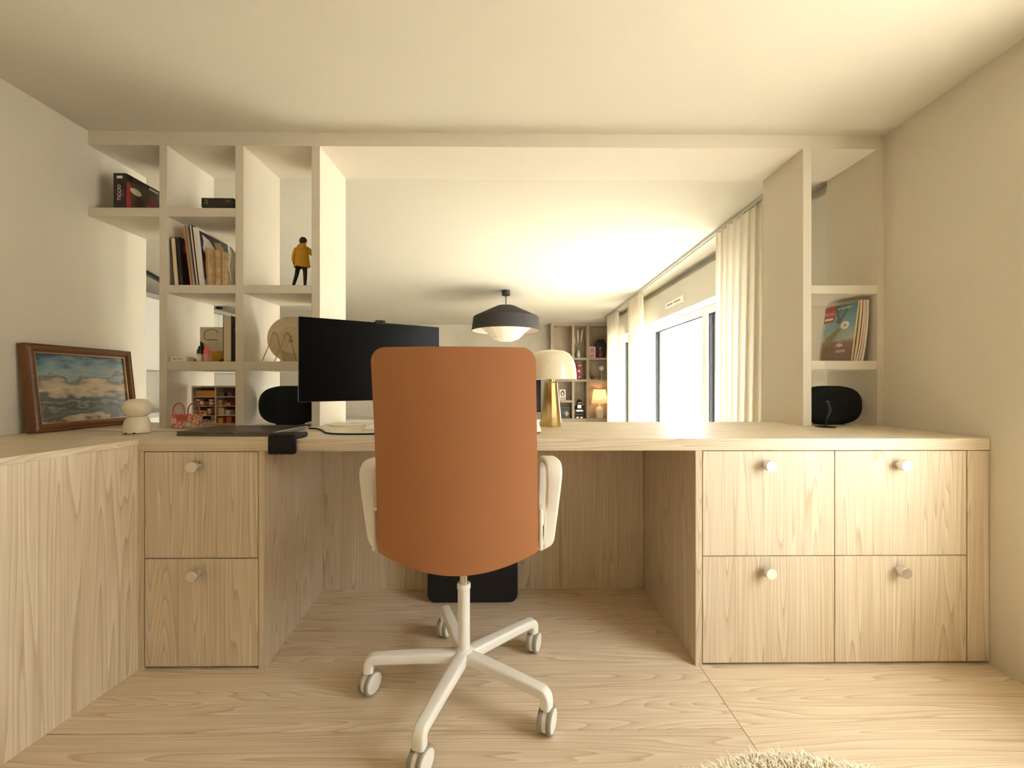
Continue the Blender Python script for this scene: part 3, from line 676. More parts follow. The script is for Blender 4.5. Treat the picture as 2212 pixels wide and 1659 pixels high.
# sheepskin rug
rg = thing('sheepskin_rug', 'shaggy cream sheepskin rug at the bottom edge of the floor', 'rug', (0.625, 0.635, 0.0))
def rug_r(a): return 1 + 0.02 * math.sin(5 * a + 0.6) + 0.015 * math.sin(9 * a)
pl = [(0.50 * rug_r(2 * PI * k / 60) * math.cos(2 * PI * k / 60), 0.335 * rug_r(2 * PI * k / 60) * math.sin(2 * PI * k / 60)) for k in range(60)]
mesh_obj('hide', MB().prism(pl, 'Z', 0.0005, 0.012), mat('hide_cream', (206, 190, 156), 0.9), rg)
vs = []; fs = []; mi = []
for k in range(13000):
    a = random.uniform(0, 2 * PI); r = math.sqrt(random.random())
    if k < 5200: r = random.uniform(0.90, 1.0)
    x = 0.50 * rug_r(a) * r * math.cos(a); y = 0.335 * rug_r(a) * r * math.sin(a)
    h = random.uniform(0.028, 0.052); la = a + random.uniform(-1.0, 1.0); ln = random.uniform(0.008, 0.026) * (0.5 + r)
    d = Vector((math.cos(la), math.sin(la), 0)); sd = Vector((-d.y, d.x, 0)) * random.uniform(0.0012, 0.0023)
    p0 = Vector((x, y, 0.010)); p1 = p0 + d * ln * 0.4 + Vector((0, 0, h * 0.7)); p2 = p0 + d * ln + Vector((random.uniform(-.004, .004), random.uniform(-.004, .004), h * (1 - 0.25 * r)))
    b = len(vs); vs += [p0 - sd, p0 + sd, p1 - sd * 0.9, p1 + sd * 0.9, p2]
    fs += [(b, b + 1, b + 3, b + 2), (b + 2, b + 3, b + 4)]; q = random.randint(0, 2); mi += [q, q]
fb = MB(); fb.v = [tuple(v) for v in vs]; fb.f = fs; fb.m = mi
fur = mesh_obj('fur', fb, [mat('fur_cream', (246, 236, 210), 0.8), mat('fur_pale', (252, 247, 232), 0.8), mat('fur_sand', (230, 214, 180), 0.8)], rg, smooth=0)
fur['kind'] = 'stuff'

# ================================================================ THINGS ON THE LEFT SHELVES
# game box, top left cell
gb = thing('game_box', 'black and red illustrated game box standing on the top left shelf', 'box', (-1.650, 1.768, 1.678))
mesh_obj('carton', MB().box(-0.027, 0.027, 0, 0.23, 0, 0.149), mat('box_black', (16, 13, 12), 0.45), gb, bevel=0.001)
mb = MB(); RED, CRM, GRN, OCH, WHT, DRD = 0, 1, 2, 3, 4, 5
yz = lambda poly, mi, k=0: mb.prism(poly, 'X', 0.0272, 0.0276 + 0.0002 * k, mi)
yz([(0.008, 0.003), (0.225, 0.003), (0.225, 0.143), (0.008, 0.120)], GRN)
yz([(0.001, 0.001), (0.024, 0.001), (0.022, 0.105), (0.010, 0.116), (0.002, 0.112)], RED, 1)
yz([(0.035, 0.004), (0.10, 0.004), (0.085, 0.06), (0.06, 0.09), (0.045, 0.07)], DRD, 1)
yz([(0.090, 0.010), (0.175, 0.010), (0.160, 0.055), (0.130, 0.098), (0.110, 0.075)], RED, 2)
yz([(0.10, 0.002), (0.16, 0.002), (0.155, 0.02), (0.105, 0.024)], OCH, 3)
yz([(0.045 + 0.028 * math.cos(t * PI / 8), 0.088 + 0.014 * math.sin(t * PI / 8)) for t in range(16)], CRM, 3)
for a, b in ((0.03, 0.055), (0.062, 0.10), (0.112, 0.16), (0.168, 0.21)): yz([(a, 0.130), (b, 0.130), (b, 0.140), (a, 0.140)], CRM if a > 0.1 else DRD, 4)
mesh_obj('cover_print', mb, [mat('print_red', (150, 26, 30), 0.5), mat('print_cream', (208, 198, 172), 0.5), mat('print_olive', (72, 66, 44), 0.5), mat('print_ochre', (176, 112, 34), 0.5), mat('print_white', (232, 226, 214), 0.5), mat('print_dark_red', (62, 16, 14), 0.5)], gb, smooth=0)
mb = MB(); mb.box(-0.012, 0.012, -0.0006, -0.0002, 0.126, 0.137, 1); mb.box(0.0005, 0.0175, -0.0006, -0.0002, 0.048, 0.080, 0)
text_into(mb, 'TICCIO', 0.0205, Matrix.Translation((-0.001, -0.0009, 0.066)) @ Matrix.Rotation(-PI / 2, 4, 'Y') @ Matrix.Rotation(PI / 2, 4, 'X'), 1)
mesh_obj('lettering', mb, [mat('print_maroon', (110, 40, 44), 0.5), MAT['print_white']], gb, smooth=0)
# flat black box
fb_ = thing('flat_box', 'flat black gift box on the upper shelf, second column', 'box', (-1.262, 1.85, 1.678), 0.02)
mesh_obj('tray', MB().prism([(-0.060, 0), (0.062, 0), (0.068, 0.020), (-0.068, 0.020)], 'Y', -0.045, 0.06), mat('box_charcoal', (34, 28, 22), 0.5), fb_)
mesh_obj('lid', MB().box(-0.069, 0.069, -0.048, 0.063, 0.0205, 0.060), mat('box_umber', (38, 32, 24), 0.45), fb_, bevel=0.001)
mb = MB()
for (x, z, wd) in ((-0.052, 0.048, 0.010), (-0.050, 0.040, 0.008), (-0.056, 0.036, 0.004), (-0.046, 0.034, 0.005)): mb.box(x, x + wd, -0.0485, -0.0481, z, z + 0.003)
mb.box(0.034, 0.054, -0.0485, -0.0481, 0.040, 0.052, 1)
mesh_obj('print', mb, [mat('print_silver', (150, 146, 138), 0.5), mat('print_bronze', (92, 80, 52), 0.5)], fb_, smooth=0)

# row of books, leaning left; front edges flush with the shelf
def book(name, label, xb, z, t, h, dp, lean_, cover, pages, y=1.766, cat='book', group=None, inset=0.002, dark=None, extra=None):
    b = thing(name, label, cat, (xb, y, z), 0.0, group)
    M = Matrix.Identity(4)
    M[0][2] = lean_
    mesh_obj('cover', MB().box(0, 0.0016, 0, dp, 0, h).box(t - 0.0016, t, 0, dp, 0, h).box(0, t, dp - 0.002, dp, 0, h).xf(M), cover, b)
    mesh_obj('pages', MB().box(0.0017, t - 0.0017, inset, dp - 0.0021, 0.001, h - inset - 0.001).xf(M), pages, b)
    if extra:
        for mb_, ms in (extra if isinstance(extra, list) else [extra]): mesh_obj('cover_print', mb_.xf(M), ms, b, smooth=0)
    return b
PAPER = mat('paper_cream', (222, 206, 178), 0.85); PAPW = mat('paper_white', (228, 222, 210), 0.85); PAPG = mat('paper_grey', (176, 166, 150), 0.85)
CBLK = mat('cover_black', (18, 13, 11), 0.4); CORA = mat('cover_orange', (196, 104, 52), 0.5); CWHT = mat('cover_white', (232, 226, 216), 0.45); CBRN = mat('cover_brown', (44, 30, 20), 0.5); CKRF = mat('kraft_paper', (190, 162, 120), 0.8, var=0.12, bscale=40)
BG = 'books on the second column middle shelf'
ZS = 1.351
book('book', 'hardback with cream pages and black boards, leftmost on the middle shelf', -1.420, ZS, 0.021, 0.202, 0.15, -0.075, CBRN, PAPER, group=BG)
mb = MB()
mb.prism([(0.05 + 0.035 * math.cos(a) + 0.02, 0.10 + 0.035 * math.sin(a)) for a in [k * PI / 10 + 0.5 * PI for k in range(13)]] + [(0.07 + 0.024 * math.cos(a) + 0.004, 0.10 + 0.028 * math.sin(a)) for a in [k * PI / 10 + 0.5 * PI for k in range(12, -1, -1)]], 'X', 0.0171, 0.0174, 0)
mb2 = MB().box(0.0171, 0.0174, 0.02, 0.05, 0.145, 0.18)
mb3 = MB().prism([(0.06, 0.01), (0.08, 0.01), (0.066, 0.03)], 'X', 0.0171, 0.0174)
book('book', 'black-covered book with a pale curved motif, second on the middle shelf', -1.398, ZS, 0.017, 0.205, 0.16, -0.085, CBLK, CBLK, group=BG, extra=[(mb, mat('motif_pale', (206, 190, 200), 0.5)), (mb2, mat('motif_brown', (140, 96, 62), 0.5)), (mb3, MAT['motif_pale'])])
book('book', 'thin orange-edged album on the middle shelf', -1.350, ZS, 0.007, 0.252, 0.19, -0.128, CORA, PAPER, group=BG)
book('book', 'tall grey-paged album beside the orange one', -1.342, ZS, 0.013, 0.253, 0.19, -0.125, mat('cover_grey', (120, 114, 104), 0.5), PAPG, group=BG)
book('book', 'white-edged portfolio with black boards, leaning mid-row', -1.327, ZS, 0.012, 0.256, 0.19, -0.120, CBRN, PAPW, group=BG)
mb = MB()
mb.box(0.0141, 0.0144, 0.016, 0.196, 0.012, 0.238, 0)
def yzp(poly, mi, k=1): mb.prism(poly, 'X', 0.0143, 0.0146 + 0.0002 * k, mi)
yzp([(0.03, 0.225), (0.07, 0.215), (0.11, 0.175), (0.10, 0.15), (0.07, 0.165), (0.05, 0.13), (0.025, 0.16), (0.035, 0.20)], 1)
yzp([(0.10, 0.215), (0.14, 0.225), (0.165, 0.20), (0.14, 0.185), (0.11, 0.19)], 2)
yzp([(0.02, 0.11), (0.07, 0.12), (0.08, 0.06), (0.02, 0.05)], 3); yzp([(0.025, 0.055), (0.05, 0.075), (0.06, 0.04), (0.02, 0.03)], 4, 2)
yzp([(0.016, 0.010), (0.06, 0.010), (0.06, 0.03), (0.016, 0.03)], 1, 2)
book('art_book', 'large art book with a dark illustrated cover and white border', -1.312, ZS, 0.014, 0.248, 0.205, -0.115, CWHT, PAPW, group=BG,
     extra=(mb, [mat('art_dark', (34, 32, 32), 0.4), mat('art_pale', (214, 210, 206), 0.4), mat('art_gold', (176, 140, 80), 0.4), mat('art_red', (150, 56, 34), 0.4), mat('art_blue', (56, 50, 92), 0.4)]))
kr = thing('paper_sheaf', 'thick sheaf of brown kraft papers standing on the middle shelf', 'papers', (-1.285, 1.768, ZS), 0.0, BG)
x = 0.0
for k in range(9):
    t = 0.0095; h = 0.166 - 0.003 * k; M = Matrix.Identity(4); M[0][2] = -0.04 * (1 - k / 9)
    mesh_obj('bundle', MB().box(x, x + t - 0.0006, random.uniform(0, 0.003), 0.12, 0, h - random.uniform(0, .004)).xf(M), CKRF if k % 3 else mat('kraft_dark', (164, 132, 90), 0.8), kr); x += t + 0.0004
cp = tag(mesh_obj('loose_papers', MB().grid(lambda u, v: (-1.193 + 0.026 * u + 0.004 * math.sin(9 * v + 5 * u), 1.775 + 0.10 * u, ZS + 0.001 + v * (0.165 - 0.05 * u + 0.004 * math.sin(14 * u))), 14, 14), PAPW, world=True, loc=(-1.18, 1.82, ZS), solid=0.003), 'crumpled white papers at the right end of the middle shelf', 'papers')

# figurine in a yellow raincoat
fgr = thing('figurine', 'figurine in a yellow raincoat and black trousers, seen from behind', 'figurine', (-0.913, 1.83, 1.351))
FS = 0.228 / 1.70
def skin(name, verts, edges, mats, parent, sub=2):
    me = bpy.data.meshes.new(name); me.from_pydata([tuple(Vector(v[:3]) * FS) for v in verts], edges, [])
    o = bpy.data.objects.new(name, me); COL.objects.link(o); o.parent = parent
    s = o.modifiers.new('skin', 'SKIN'); s.use_smooth_shade = True
    for i, v in enumerate(verts): me.skin_vertices[0].data[i].radius = (v[3] * FS, (v[4] if len(v) > 4 else v[3]) * FS)
    me.skin_vertices[0].data[0].use_root = True
    q = o.modifiers.new('sub', 'SUBSURF'); q.levels = q.render_levels = sub
    me.materials.append(mats); return o
# body: pelvis root, legs apart in a stride, one arm hanging, the other raised towards the face
bv = [(0.02, 0, 0.86, .11, .09), (0.02, 0, 1.08, .11, .08), (0.03, 0.01, 1.32, .14, .08), (0.045, 0.02, 1.42, .05), (0.05, 0.03, 1.49, .045),
      (-0.09, 0, 0.80, .085), (-0.15, 0.0, 0.46, .065), (-0.24, -0.04, 0.09, .045), (-0.25, 0.08, 0.035, .045),
      (0.11, 0, 0.80, .085), (0.13, 0.0, 0.45, .065), (0.13, -0.02, 0.09, .045), (0.14, 0.11, 0.035, .045),
      (-0.14, 0.0, 1.34, .06), (-0.22, -0.02, 1.08, .045), (-0.25, 0.03, 0.86, .036), (-0.25, 0.05, 0.79, .032),
      (0.19, 0.03, 1.33, .06), (0.30, 0.10, 1.14, .045), (0.20, 0.24, 1.26, .036), (0.15, 0.28, 1.33, .032)]
be = [(0, 1), (1, 2), (2, 3), (3, 4), (0, 5), (5, 6), (6, 7), (7, 8), (0, 9), (9, 10), (10, 11), (11, 12), (2, 13), (13, 14), (14, 15), (15, 16), (2, 17), (17, 18), (18, 19), (19, 20)]
SKIN = mat('figure_skin', (206, 160, 126), 0.6)
skin('body', bv, be, mat('figure_black', (12, 10, 10), 0.6), fgr)
hd = mesh_obj('head', MB().ell((0.055 * FS, 0.045 * FS, 1.575 * FS), 0.085 * FS, 0.10 * FS, 0.115 * FS).ell((0.08 * FS, 0.145 * FS, 1.56 * FS), 0.016 * FS, 0.022 * FS, 0.02 * FS, 8, 6).ell((0.14 * FS, 0.03 * FS, 1.565 * FS), 0.018 * FS, 0.03 * FS, 0.035 * FS, 8, 6), SKIN, fgr)
mesh_obj('hair', MB().lathe([(0.108 * FS, -0.02 * FS), (0.115 * FS, 0.03 * FS), (0.105 * FS, 0.075 * FS), (0.075 * FS, 0.115 * FS), (0.03 * FS, 0.135 * FS), (0, 0.138 * FS)], (0.05 * FS, 0.03 * FS, 1.575 * FS), 24).ell((0.035 * FS, -0.01 * FS, 1.56 * FS), 0.095 * FS, 0.085 * FS, 0.10 * FS), mat('figure_hair', (40, 20, 14), 0.5), hd)
for hx, hy, hz in ((-0.25, 0.055, 0.775), (0.145, 0.285, 1.345)):
    mb = MB().ell((hx * FS, hy * FS, hz * FS), 0.028 * FS, 0.035 * FS, 0.045 * FS, 12, 8)
    for q in range(4): mb.cyl(((hx - 0.018 + 0.012 * q) * FS, hy * FS, (hz - 0.02) * FS), ((hx - 0.02 + 0.013 * q) * FS, (hy + 0.02) * FS, (hz - 0.085 + 0.01 * abs(q - 1.5)) * FS), 0.0085 * FS, 0.006 * FS, 6)
    mb.cyl(((hx + 0.02) * FS, (hy + .01) * FS, hz * FS), ((hx + 0.045) * FS, (hy + 0.03) * FS, (hz - 0.04) * FS), 0.0085 * FS, 0.006 * FS, 6)
    mesh_obj('hand', mb, SKIN, fgr)
YEL = mat('raincoat_yellow', (196, 142, 14), 0.5)
def coat(u, v):
    a = 2 * PI * u; z = 0.70 + 0.74 * v
    hw = 0.255 - 0.075 * v ** 0.7 if v < 0.9 else 0.185 - 0.9 * (v - 0.9)
    hd_ = 0.17 - 0.05 * v
    fold = 1 + 0.05 * (1 - v) * math.sin(6 * a + 1)
    return ((0.025 + hw * fold * math.cos(a)) * FS, (0.005 + hd_ * fold * math.sin(a)) * FS, (z + 0.02 * (1 - v) * math.sin(a * 2)) * FS)
ct = mesh_obj('raincoat', MB().grid(coat, 40, 16), YEL, fgr, solid=0.0012, smooth=70)
mesh_obj('hood', MB().ell((0.04 * FS, -0.10 * FS, 1.33 * FS), 0.135 * FS, 0.075 * FS, 0.115 * FS), YEL, ct)
mesh_obj('collar', MB().lathe([(0.11 * FS, 1.40 * FS), (0.095 * FS, 1.46 * FS), (0.085 * FS, 1.495 * FS), (0.075 * FS, 1.49 * FS), (0.09 * FS, 1.40 * FS)], (0.05 * FS, 0.02 * FS, 0), 24), YEL, ct)
skin('sleeve', [(-0.13, 0, 1.36, .085), (-0.19, -0.01, 1.22, .080), (-0.235, -0.02, 1.07, .072), (-0.255, 0.02, 0.92, .066), (-0.255, 0.035, 0.87, .062)], [(0, 1), (1, 2), (2, 3), (3, 4)], YEL, ct)
skin('sleeve', [(0.18, 0.02, 1.36, .085), (0.25, 0.06, 1.25, .080), (0.305, 0.10, 1.15, .072), (0.26, 0.18, 1.20, .066), (0.21, 0.235, 1.255, .06)], [(0, 1), (1, 2), (2, 3), (3, 4)], YEL, ct)

# shelf with boxes and bottles
ZS3 = 1.0265
wb = thing('small_box', 'slim white carton lying on the shelf under the books', 'box', (-1.401, 1.785, ZS3), 0.03)
mesh_obj('carton', MB().box(-0.036, 0.030, -0.015, 0.03, 0, 0.021), mat('carton_white', (234, 224, 206), 0.6), wb, bevel=0.0006)
mesh_obj('print', MB().box(-0.020, 0.012, -0.0155, -0.0151, 0.0095, 0.0115).cyl((-0.022, -0.0156, 0.0105), (-0.022, -0.0151, 0.0105), 0.003, n=12), mat('print_grey', (110, 96, 86), 0.6), wb, smooth=0)
def dropper(x, y, cap, body, label, cl):
    b = thing('dropper_bottle', label, 'bottle', (x, y, ZS3), 0.0, 'little dropper bottles')
    mesh_obj('body', MB().lathe([(0, 0), (0.0118, 0), (0.0122, 0.002), (0.0122, 0.030), (0.010, 0.034), (0, 0.034)], n=24), body, b)
    mesh_obj('label_band', MB().lathe([(0.0124, 0.004), (0.0126, 0.005), (0.0126, 0.026), (0.0124, 0.027)], n=24), cl, b)
    mesh_obj('cap', MB().lathe([(0.0118, 0.033), (0.0120, 0.036), (0.0112, 0.048), (0.007, 0.056), (0.0062, 0.064), (0.004, 0.067), (0, 0.0675)], n=24), cap, b)
dropper(-1.3205, 1.780, mat('cap_black', (22, 20, 18), 0.35), mat('bottle_pale', (206, 198, 180), 0.25), 'little bottle with black cap and white label', mat('label_white', (228, 222, 212), 0.5))
dropper(-1.2935, 1.782, mat('cap_pink', (226, 84, 112), 0.35), mat('bottle_rose', (196, 146, 136), 0.2), 'little bottle with pink cap next to the black-capped one', mat('label_rose', (206, 150, 138), 0.4))
yb = thing('carton', 'white and yellow printed carton behind the dropper bottles', 'box', (-1.314, 1.86, ZS3), 0.0)
mesh_obj('box_body', MB().box(-0.057, 0.057, -0.012, 0.025, 0, 0.157), mat('carton_ivory', (206, 196, 176), 0.6), yb, bevel=0.0006)
mb = MB()
mb.prism([(-0.004, 0.004), (0.052, 0.004), (0.052, 0.050), (-0.010, 0.050)], 'Y', -0.0126, -0.0122, 0)
mb.prism([(0.022, 0.004), (0.052, 0.004), (0.052, 0.022)], 'Y', -0.0130, -0.0127, 1)
mb.prism([(-0.056, 0.055), (-0.022, 0.050), (-0.030, 0.078), (-0.056, 0.095)], 'Y', -0.0126, -0.0122, 2)
mb.prism([(-0.038, 0.065), (-0.022, 0.060), (-0.024, 0.082), (-0.040, 0.080)], 'Y', -0.0130, -0.0127, 0)
arc = [(-0.005 + 0.034 * math.cos(a), 0.120 + 0.028 * math.sin(a)) for a in [PI * (0.15 + 0.095 * k) for k in range(12)]]
mb.tube([(x, -0.0125, z) for x, z in arc] + [(-0.028, -0.0125, 0.100)], 0.0011, 6, 2)
mb.box(-0.028, 0.022, -0.0128, -0.0122, 0.0985, 0.1015, 2)
for k in range(7): mb.box(-0.020, 0.030 + 0.006 * (k % 3), -0.0126, -0.0122, 0.058 + k * 0.0055, 0.0597 + k * 0.0055, 3)
mesh_obj('print', mb, [mat('print_mustard', (188, 152, 26), 0.5), mat('print_wine', (92, 30, 22), 0.5), mat('print_ink', (34, 26, 24), 0.5), mat('print_faint', (160, 148, 128), 0.6)], yb, smooth=0)
book('book', 'tall thick book with cream page block, upright beside the carton', -1.236, ZS3, 0.036, 0.200, 0.15, 0.0, mat('cover_olive', (86, 74, 44), 0.5), PAPER, y=1.80)
book('book', 'black book leaning behind the tall cream-paged one', -1.193, ZS3, 0.012, 0.150, 0.14, 0.03, CBLK, CBLK, y=1.79)
tag(mesh_obj('amber_stone', MB().ell((0, 0, 0.006), 0.007, 0.006, 0.006, 10, 6), mat('amber', (150, 70, 26), 0.2), loc=(-1.341, 1.782, ZS3)), 'small amber pebble left of the dropper bottles', 'pebble')

# plate on a gold easel
pt = thing('plate', 'cream dinner plate standing on edge, seen from its back', 'plate', (-0.992, 1.90, ZS3), 0.0)
PM = Matrix.Translation((0, 0, 0.1065)) @ Matrix.Rotation(0.18, 4, 'Z') @ Matrix.Rotation(PI / 2 + 0.10, 4, 'X')
CERA = mat('ceramic_cream', (222, 206, 176), 0.3)
mesh_obj('dish', MB().lathe([(0, 0.006), (0.060, 0.005), (0.075, -0.002), (0.105, -0.012), (0.106, -0.009), (0.076, 0.003), (0.063, 0.0085), (0.062, 0.012), (0.059, 0.012), (0.058, 0.009), (0, 0.009)], n=56).xf(PM), CERA, pt, smooth=60)
mb = MB()
for (x, y, r) in ((0.0, 0.012, 0.006), (-0.003, 0.0, 0.005), (0.006, -0.006, 0.005), (-0.006, -0.010, 0.004)): mb.lathe([(r, 0.0093), (r - 0.0012, 0.0096), (r - 0.0024, 0.0093)], (x, y, 0), 14)
mesh_obj('stamp', mb.xf(PM), mat('stamp_grey', (92, 80, 64), 0.6), pt, smooth=0)
es = thing('plate_easel', 'gold wire easel holding the cream plate', 'easel', (-1.010, 1.85, ZS3), 0.0)
for x in (-0.038, 0.018):
    mesh_obj('wire', MB().tube(smooth_curve([(x - 0.030, -0.035, 0.002), (x - 0.012, -0.012, 0.075), (x - 0.002, 0.0, 0.128), (x + 0.006, 0.004, 0.132), (x + 0.013, 0.006, 0.125), (x + 0.022, 0.020, 0.06), (x + 0.032, 0.034, 0.002)], 5), 0.0021, 8), GOLD, es)

# ================================================================ MAGAZINES IN THE RIGHT NICHE
ZR = 1.0305
def magazine(name, label, curve, t, dp, y, cover, edge, h):
    m = thing(name, label, 'magazine', (1.45, y, ZR), 0.0, 'magazines in the right niche')
    n = 12; sec = []
    for k in range(n + 1):
        q = k / n; sec.append((curve(q), q * h))
    def shell(a, b, y0, y1):
        poly = [(x + a - 1.45, z) for x, z in sec] + [(x + b - 1.45, z) for x, z in sec[::-1]]
        return MB().prism(poly, 'Y', y0, y1)
    mesh_obj('pages', shell(0.0006, t - 0.0006, 0.0, dp), edge, m, smooth=0)
    mesh_obj('cover', MB().raw(*(lambda s1, s2: (s1.v + s2.v, s1.f + [[i + len(s1.v) for i in f] for f in s2.f]))(shell(0, 0.0005, -0.001, dp), shell(t - 0.0005, t, -0.001, dp))), cover, m, smooth=0)
    return m
def cover_mat():
    m = bpy.data.materials.new('comic_cover'); m.use_nodes = True; nt = m.node_tree; N = nt.nodes.new; L = nt.links.new; b = nt.nodes['Principled BSDF']
    tc = N('ShaderNodeTexCoord'); sp = N('ShaderNodeSeparateXYZ'); L(tc.outputs['Object'], sp.inputs[0])
    n = N('ShaderNodeTexNoise'); n.inputs['Scale'].default_value = 30; L(tc.outputs['Object'], n.inputs['Vector'])
    a = N('ShaderNodeMath'); a.operation = 'MULTIPLY_ADD'; L(n.outputs['Fac'], a.inputs[0]); a.inputs[1].default_value = 0.02; L(sp.outputs['Z'], a.inputs[2])
    r = N('ShaderNodeValToRGB'); e = r.color_ramp.elements
    e[0].position = 0.0; e[0].color = rgba((120, 100, 78)); e[1].position = 0.27; e[1].color = rgba((92, 140, 146))
    for p, c in ((0.06, (134, 104, 88)), (0.098, (150, 108, 94)), (0.112, (176, 184, 170)), (0.17, (130, 168, 166))): x = e.new(p); x.color = rgba(c)
    L(a.outputs[0], r.inputs['Fac']); L(r.outputs['Color'], b.inputs['Base Color']); b.inputs['Roughness'].default_value = 0.25; return m
MH = 0.262
c1 = lambda q: 1.497 + 0.006 * q + 0.028 * q
m1 = magazine('comic_magazine', 'dinosaur comic magazine with blue sky cover, front of the leaning row', c1, 0.008, 0.185, 1.785, cover_mat(), PAPER, MH)
mb = MB()
# cover art is drawn in (width from spine, height); the spine is at the back
def cv(poly, mi, k=0):
    x_of = lambda z: c1(z / MH) - 1.45
    vs = []
    o = 0.0008 + 0.00025 * k
    vs = [(x_of(z) - o, 0.185 - wv, z) for wv, z in poly]
    mb.raw(vs, [tuple(range(len(poly)))], mi)
cv([(0.004, 0.188), (0.064, 0.188), (0.066, 0.252), (0.058, 0.260), (0.004, 0.260)], 0)
cv([(0.006, 0.010), (0.010, 0.010), (0.010, 0.185), (0.006, 0.185)], 1)
cv([(0.020, 0.095), (0.030, 0.118), (0.052, 0.128), (0.072, 0.142), (0.085, 0.155), (0.108, 0.153), (0.112, 0.142), (0.100, 0.142), (0.090, 0.138), (0.088, 0.122), (0.080, 0.118), (0.074, 0.105), (0.060, 0.098), (0.056, 0.075), (0.060, 0.052), (0.072, 0.044), (0.050, 0.044), (0.048, 0.070), (0.036, 0.085), (0.028, 0.075), (0.020, 0.060)], 2, 1)
cv([(0.066, 0.258), (0.086, 0.258), (0.088, 0.215), (0.096, 0.200), (0.112, 0.212), (0.125, 0.236), (0.148, 0.248), (0.130, 0.226), (0.114, 0.200), (0.104, 0.180), (0.092, 0.172), (0.082, 0.178), (0.074, 0.186), (0.084, 0.196), (0.076, 0.225)], 3, 1)
cv([(0.130 + 0.024 * math.cos(2 * PI * k / 20), 0.165 + 0.018 * math.sin(2 * PI * k / 20)) for k in range(20)], 1, 1)
cv([(0.130 + (0.013 if k % 2 else 0.005) * math.cos(2 * PI * k / 12), 0.165 + (0.010 if k % 2 else 0.004) * math.sin(2 * PI * k / 12)) for k in range(12)], 4, 2)
cv([(0.088, 0.068), (0.098, 0.082), (0.112, 0.086), (0.128, 0.078), (0.138, 0.068), (0.122, 0.070), (0.110, 0.064), (0.100, 0.072)], 5, 1)
for a in range(5): cv([(0.095 + a * 0.011, 0.040 + 0.003 * (a % 2)), (0.103 + a * 0.011, 0.042), (0.104 + a * 0.011, 0.055), (0.096 + a * 0.011, 0.053 + 0.003 * (a % 2))], 5, 1)
for a in range(6): cv([(0.080 + a * 0.013, 0.240 + 0.004 * (a % 2)), (0.090 + a * 0.013, 0.241), (0.091 + a * 0.013, 0.247), (0.081 + a * 0.013, 0.248)], 1, 2)
ang = math.atan2(0.034, MH)
TM = Matrix.Translation((c1(0.228 / MH) - 1.45 - 0.0016, 0.185 - 0.034, 0.228)) @ Matrix.Rotation(ang, 4, 'Y') @ Matrix(((0, 0, -1, 0), (-1, 0, 0, 0), (0, 1, 0, 0), (0, 0, 0, 1)))
text_into(mb, 'RIDAS', 0.0215, TM, 1, 0.0002)
TM2 = Matrix.Translation((c1(0.203 / MH) - 1.45 - 0.0016, 0.185 - 0.032, 0.203)) @ TM.to_3x3().to_4x4()
mb.raw([TM2 @ Vector((sx * 0.024, sz * 0.005, 0)) for sx, sz in ((-1, -1), (1, -1), (1, 1), (-1, 1))], [(0, 1, 2, 3)], 1)
mesh_obj('cover_art', mb, [mat('logo_red', (196, 50, 48), 0.4), mat('logo_white', (236, 232, 222), 0.4), mat('dino_olive', (134, 128, 56), 0.5), mat('ptero_grey', (88, 100, 92), 0.5), mat('balloon_grey', (140, 140, 128), 0.5), mat('cover_pale', (220, 196, 170), 0.5)], m1, smooth=0)
curves = [(1.507, 0.032, 0.9, 0.009, PAPER, mat('mag_yellow', (206, 186, 120), 0.5)), (1.5175, 0.033, 1.3, 0.009, PAPW, mat('mag_red', (168, 36, 40), 0.4)), (1.528, 0.030, 1.6, 0.010, PAPER, mat('mag_grey', (150, 150, 146), 0.5)), (1.5395, 0.026, 2.0, 0.011, PAPW, mat('mag_brown', (160, 110, 86), 0.5))]
labs = ['yellow-backed magazine second in the leaning row', 'red-backed magazine in the middle of the leaning row', 'grey-backed magazine, second from the niche wall', 'brown-backed magazine, nearest the niche wall']
for (xb, ln, p, t, ed, co), lb in zip(curves, labs):
    magazine('magazine', lb, (lambda q, xb=xb, ln=ln, p=p: xb + ln * (1 - (1 - q) ** (1 + p * 0.6))), t, 0.19, 1.783, co, ed, 0.268)

# ================================================================ LIVING ROOM BEYOND
# pendant lamp
pn = thing('pendant_lamp', 'charcoal pendant lamp with conical drum shade and white diffuser', 'lamp', (-0.022, 4.715, 2.0))
CHAR = mat('charcoal_fabric', (46, 44, 44), 0.8)
mesh_obj('ceiling_rose', MB().lathe([(0, 0), (0.048, 0), (0.048, -0.055), (0.044, -0.058), (0, -0.058)], n=28), CHAR, pn)
mesh_obj('rod', MB().cyl((0, 0, -0.058), (0, 0, -0.20), 0.005), CHAR, pn)
mesh_obj('shade', MB().lathe([(0, -0.178), (0.105, -0.180), (0.365, -0.305), (0.372, -0.312), (0.392, -0.462), (0.389, -0.464), (0.388, -0.462), (0.366, -0.312), (0.100, -0.190), (0, -0.188)], n=56), [CHAR], pn, smooth=25)
mesh_obj('lining', MB().lathe([(0.386, -0.462), (0.364, -0.314), (0.10, -0.192)], n=56), mat('lining_white', (224, 206, 190), 0.6), pn, smooth=25)
mesh_obj('diffuser', MB().lathe([(0.33, -0.36), (0.30, -0.42), (0.215, -0.485), (0.15, -0.555), (0.08, -0.580), (0, -0.582)], n=14), OPAL, pn, smooth=15)
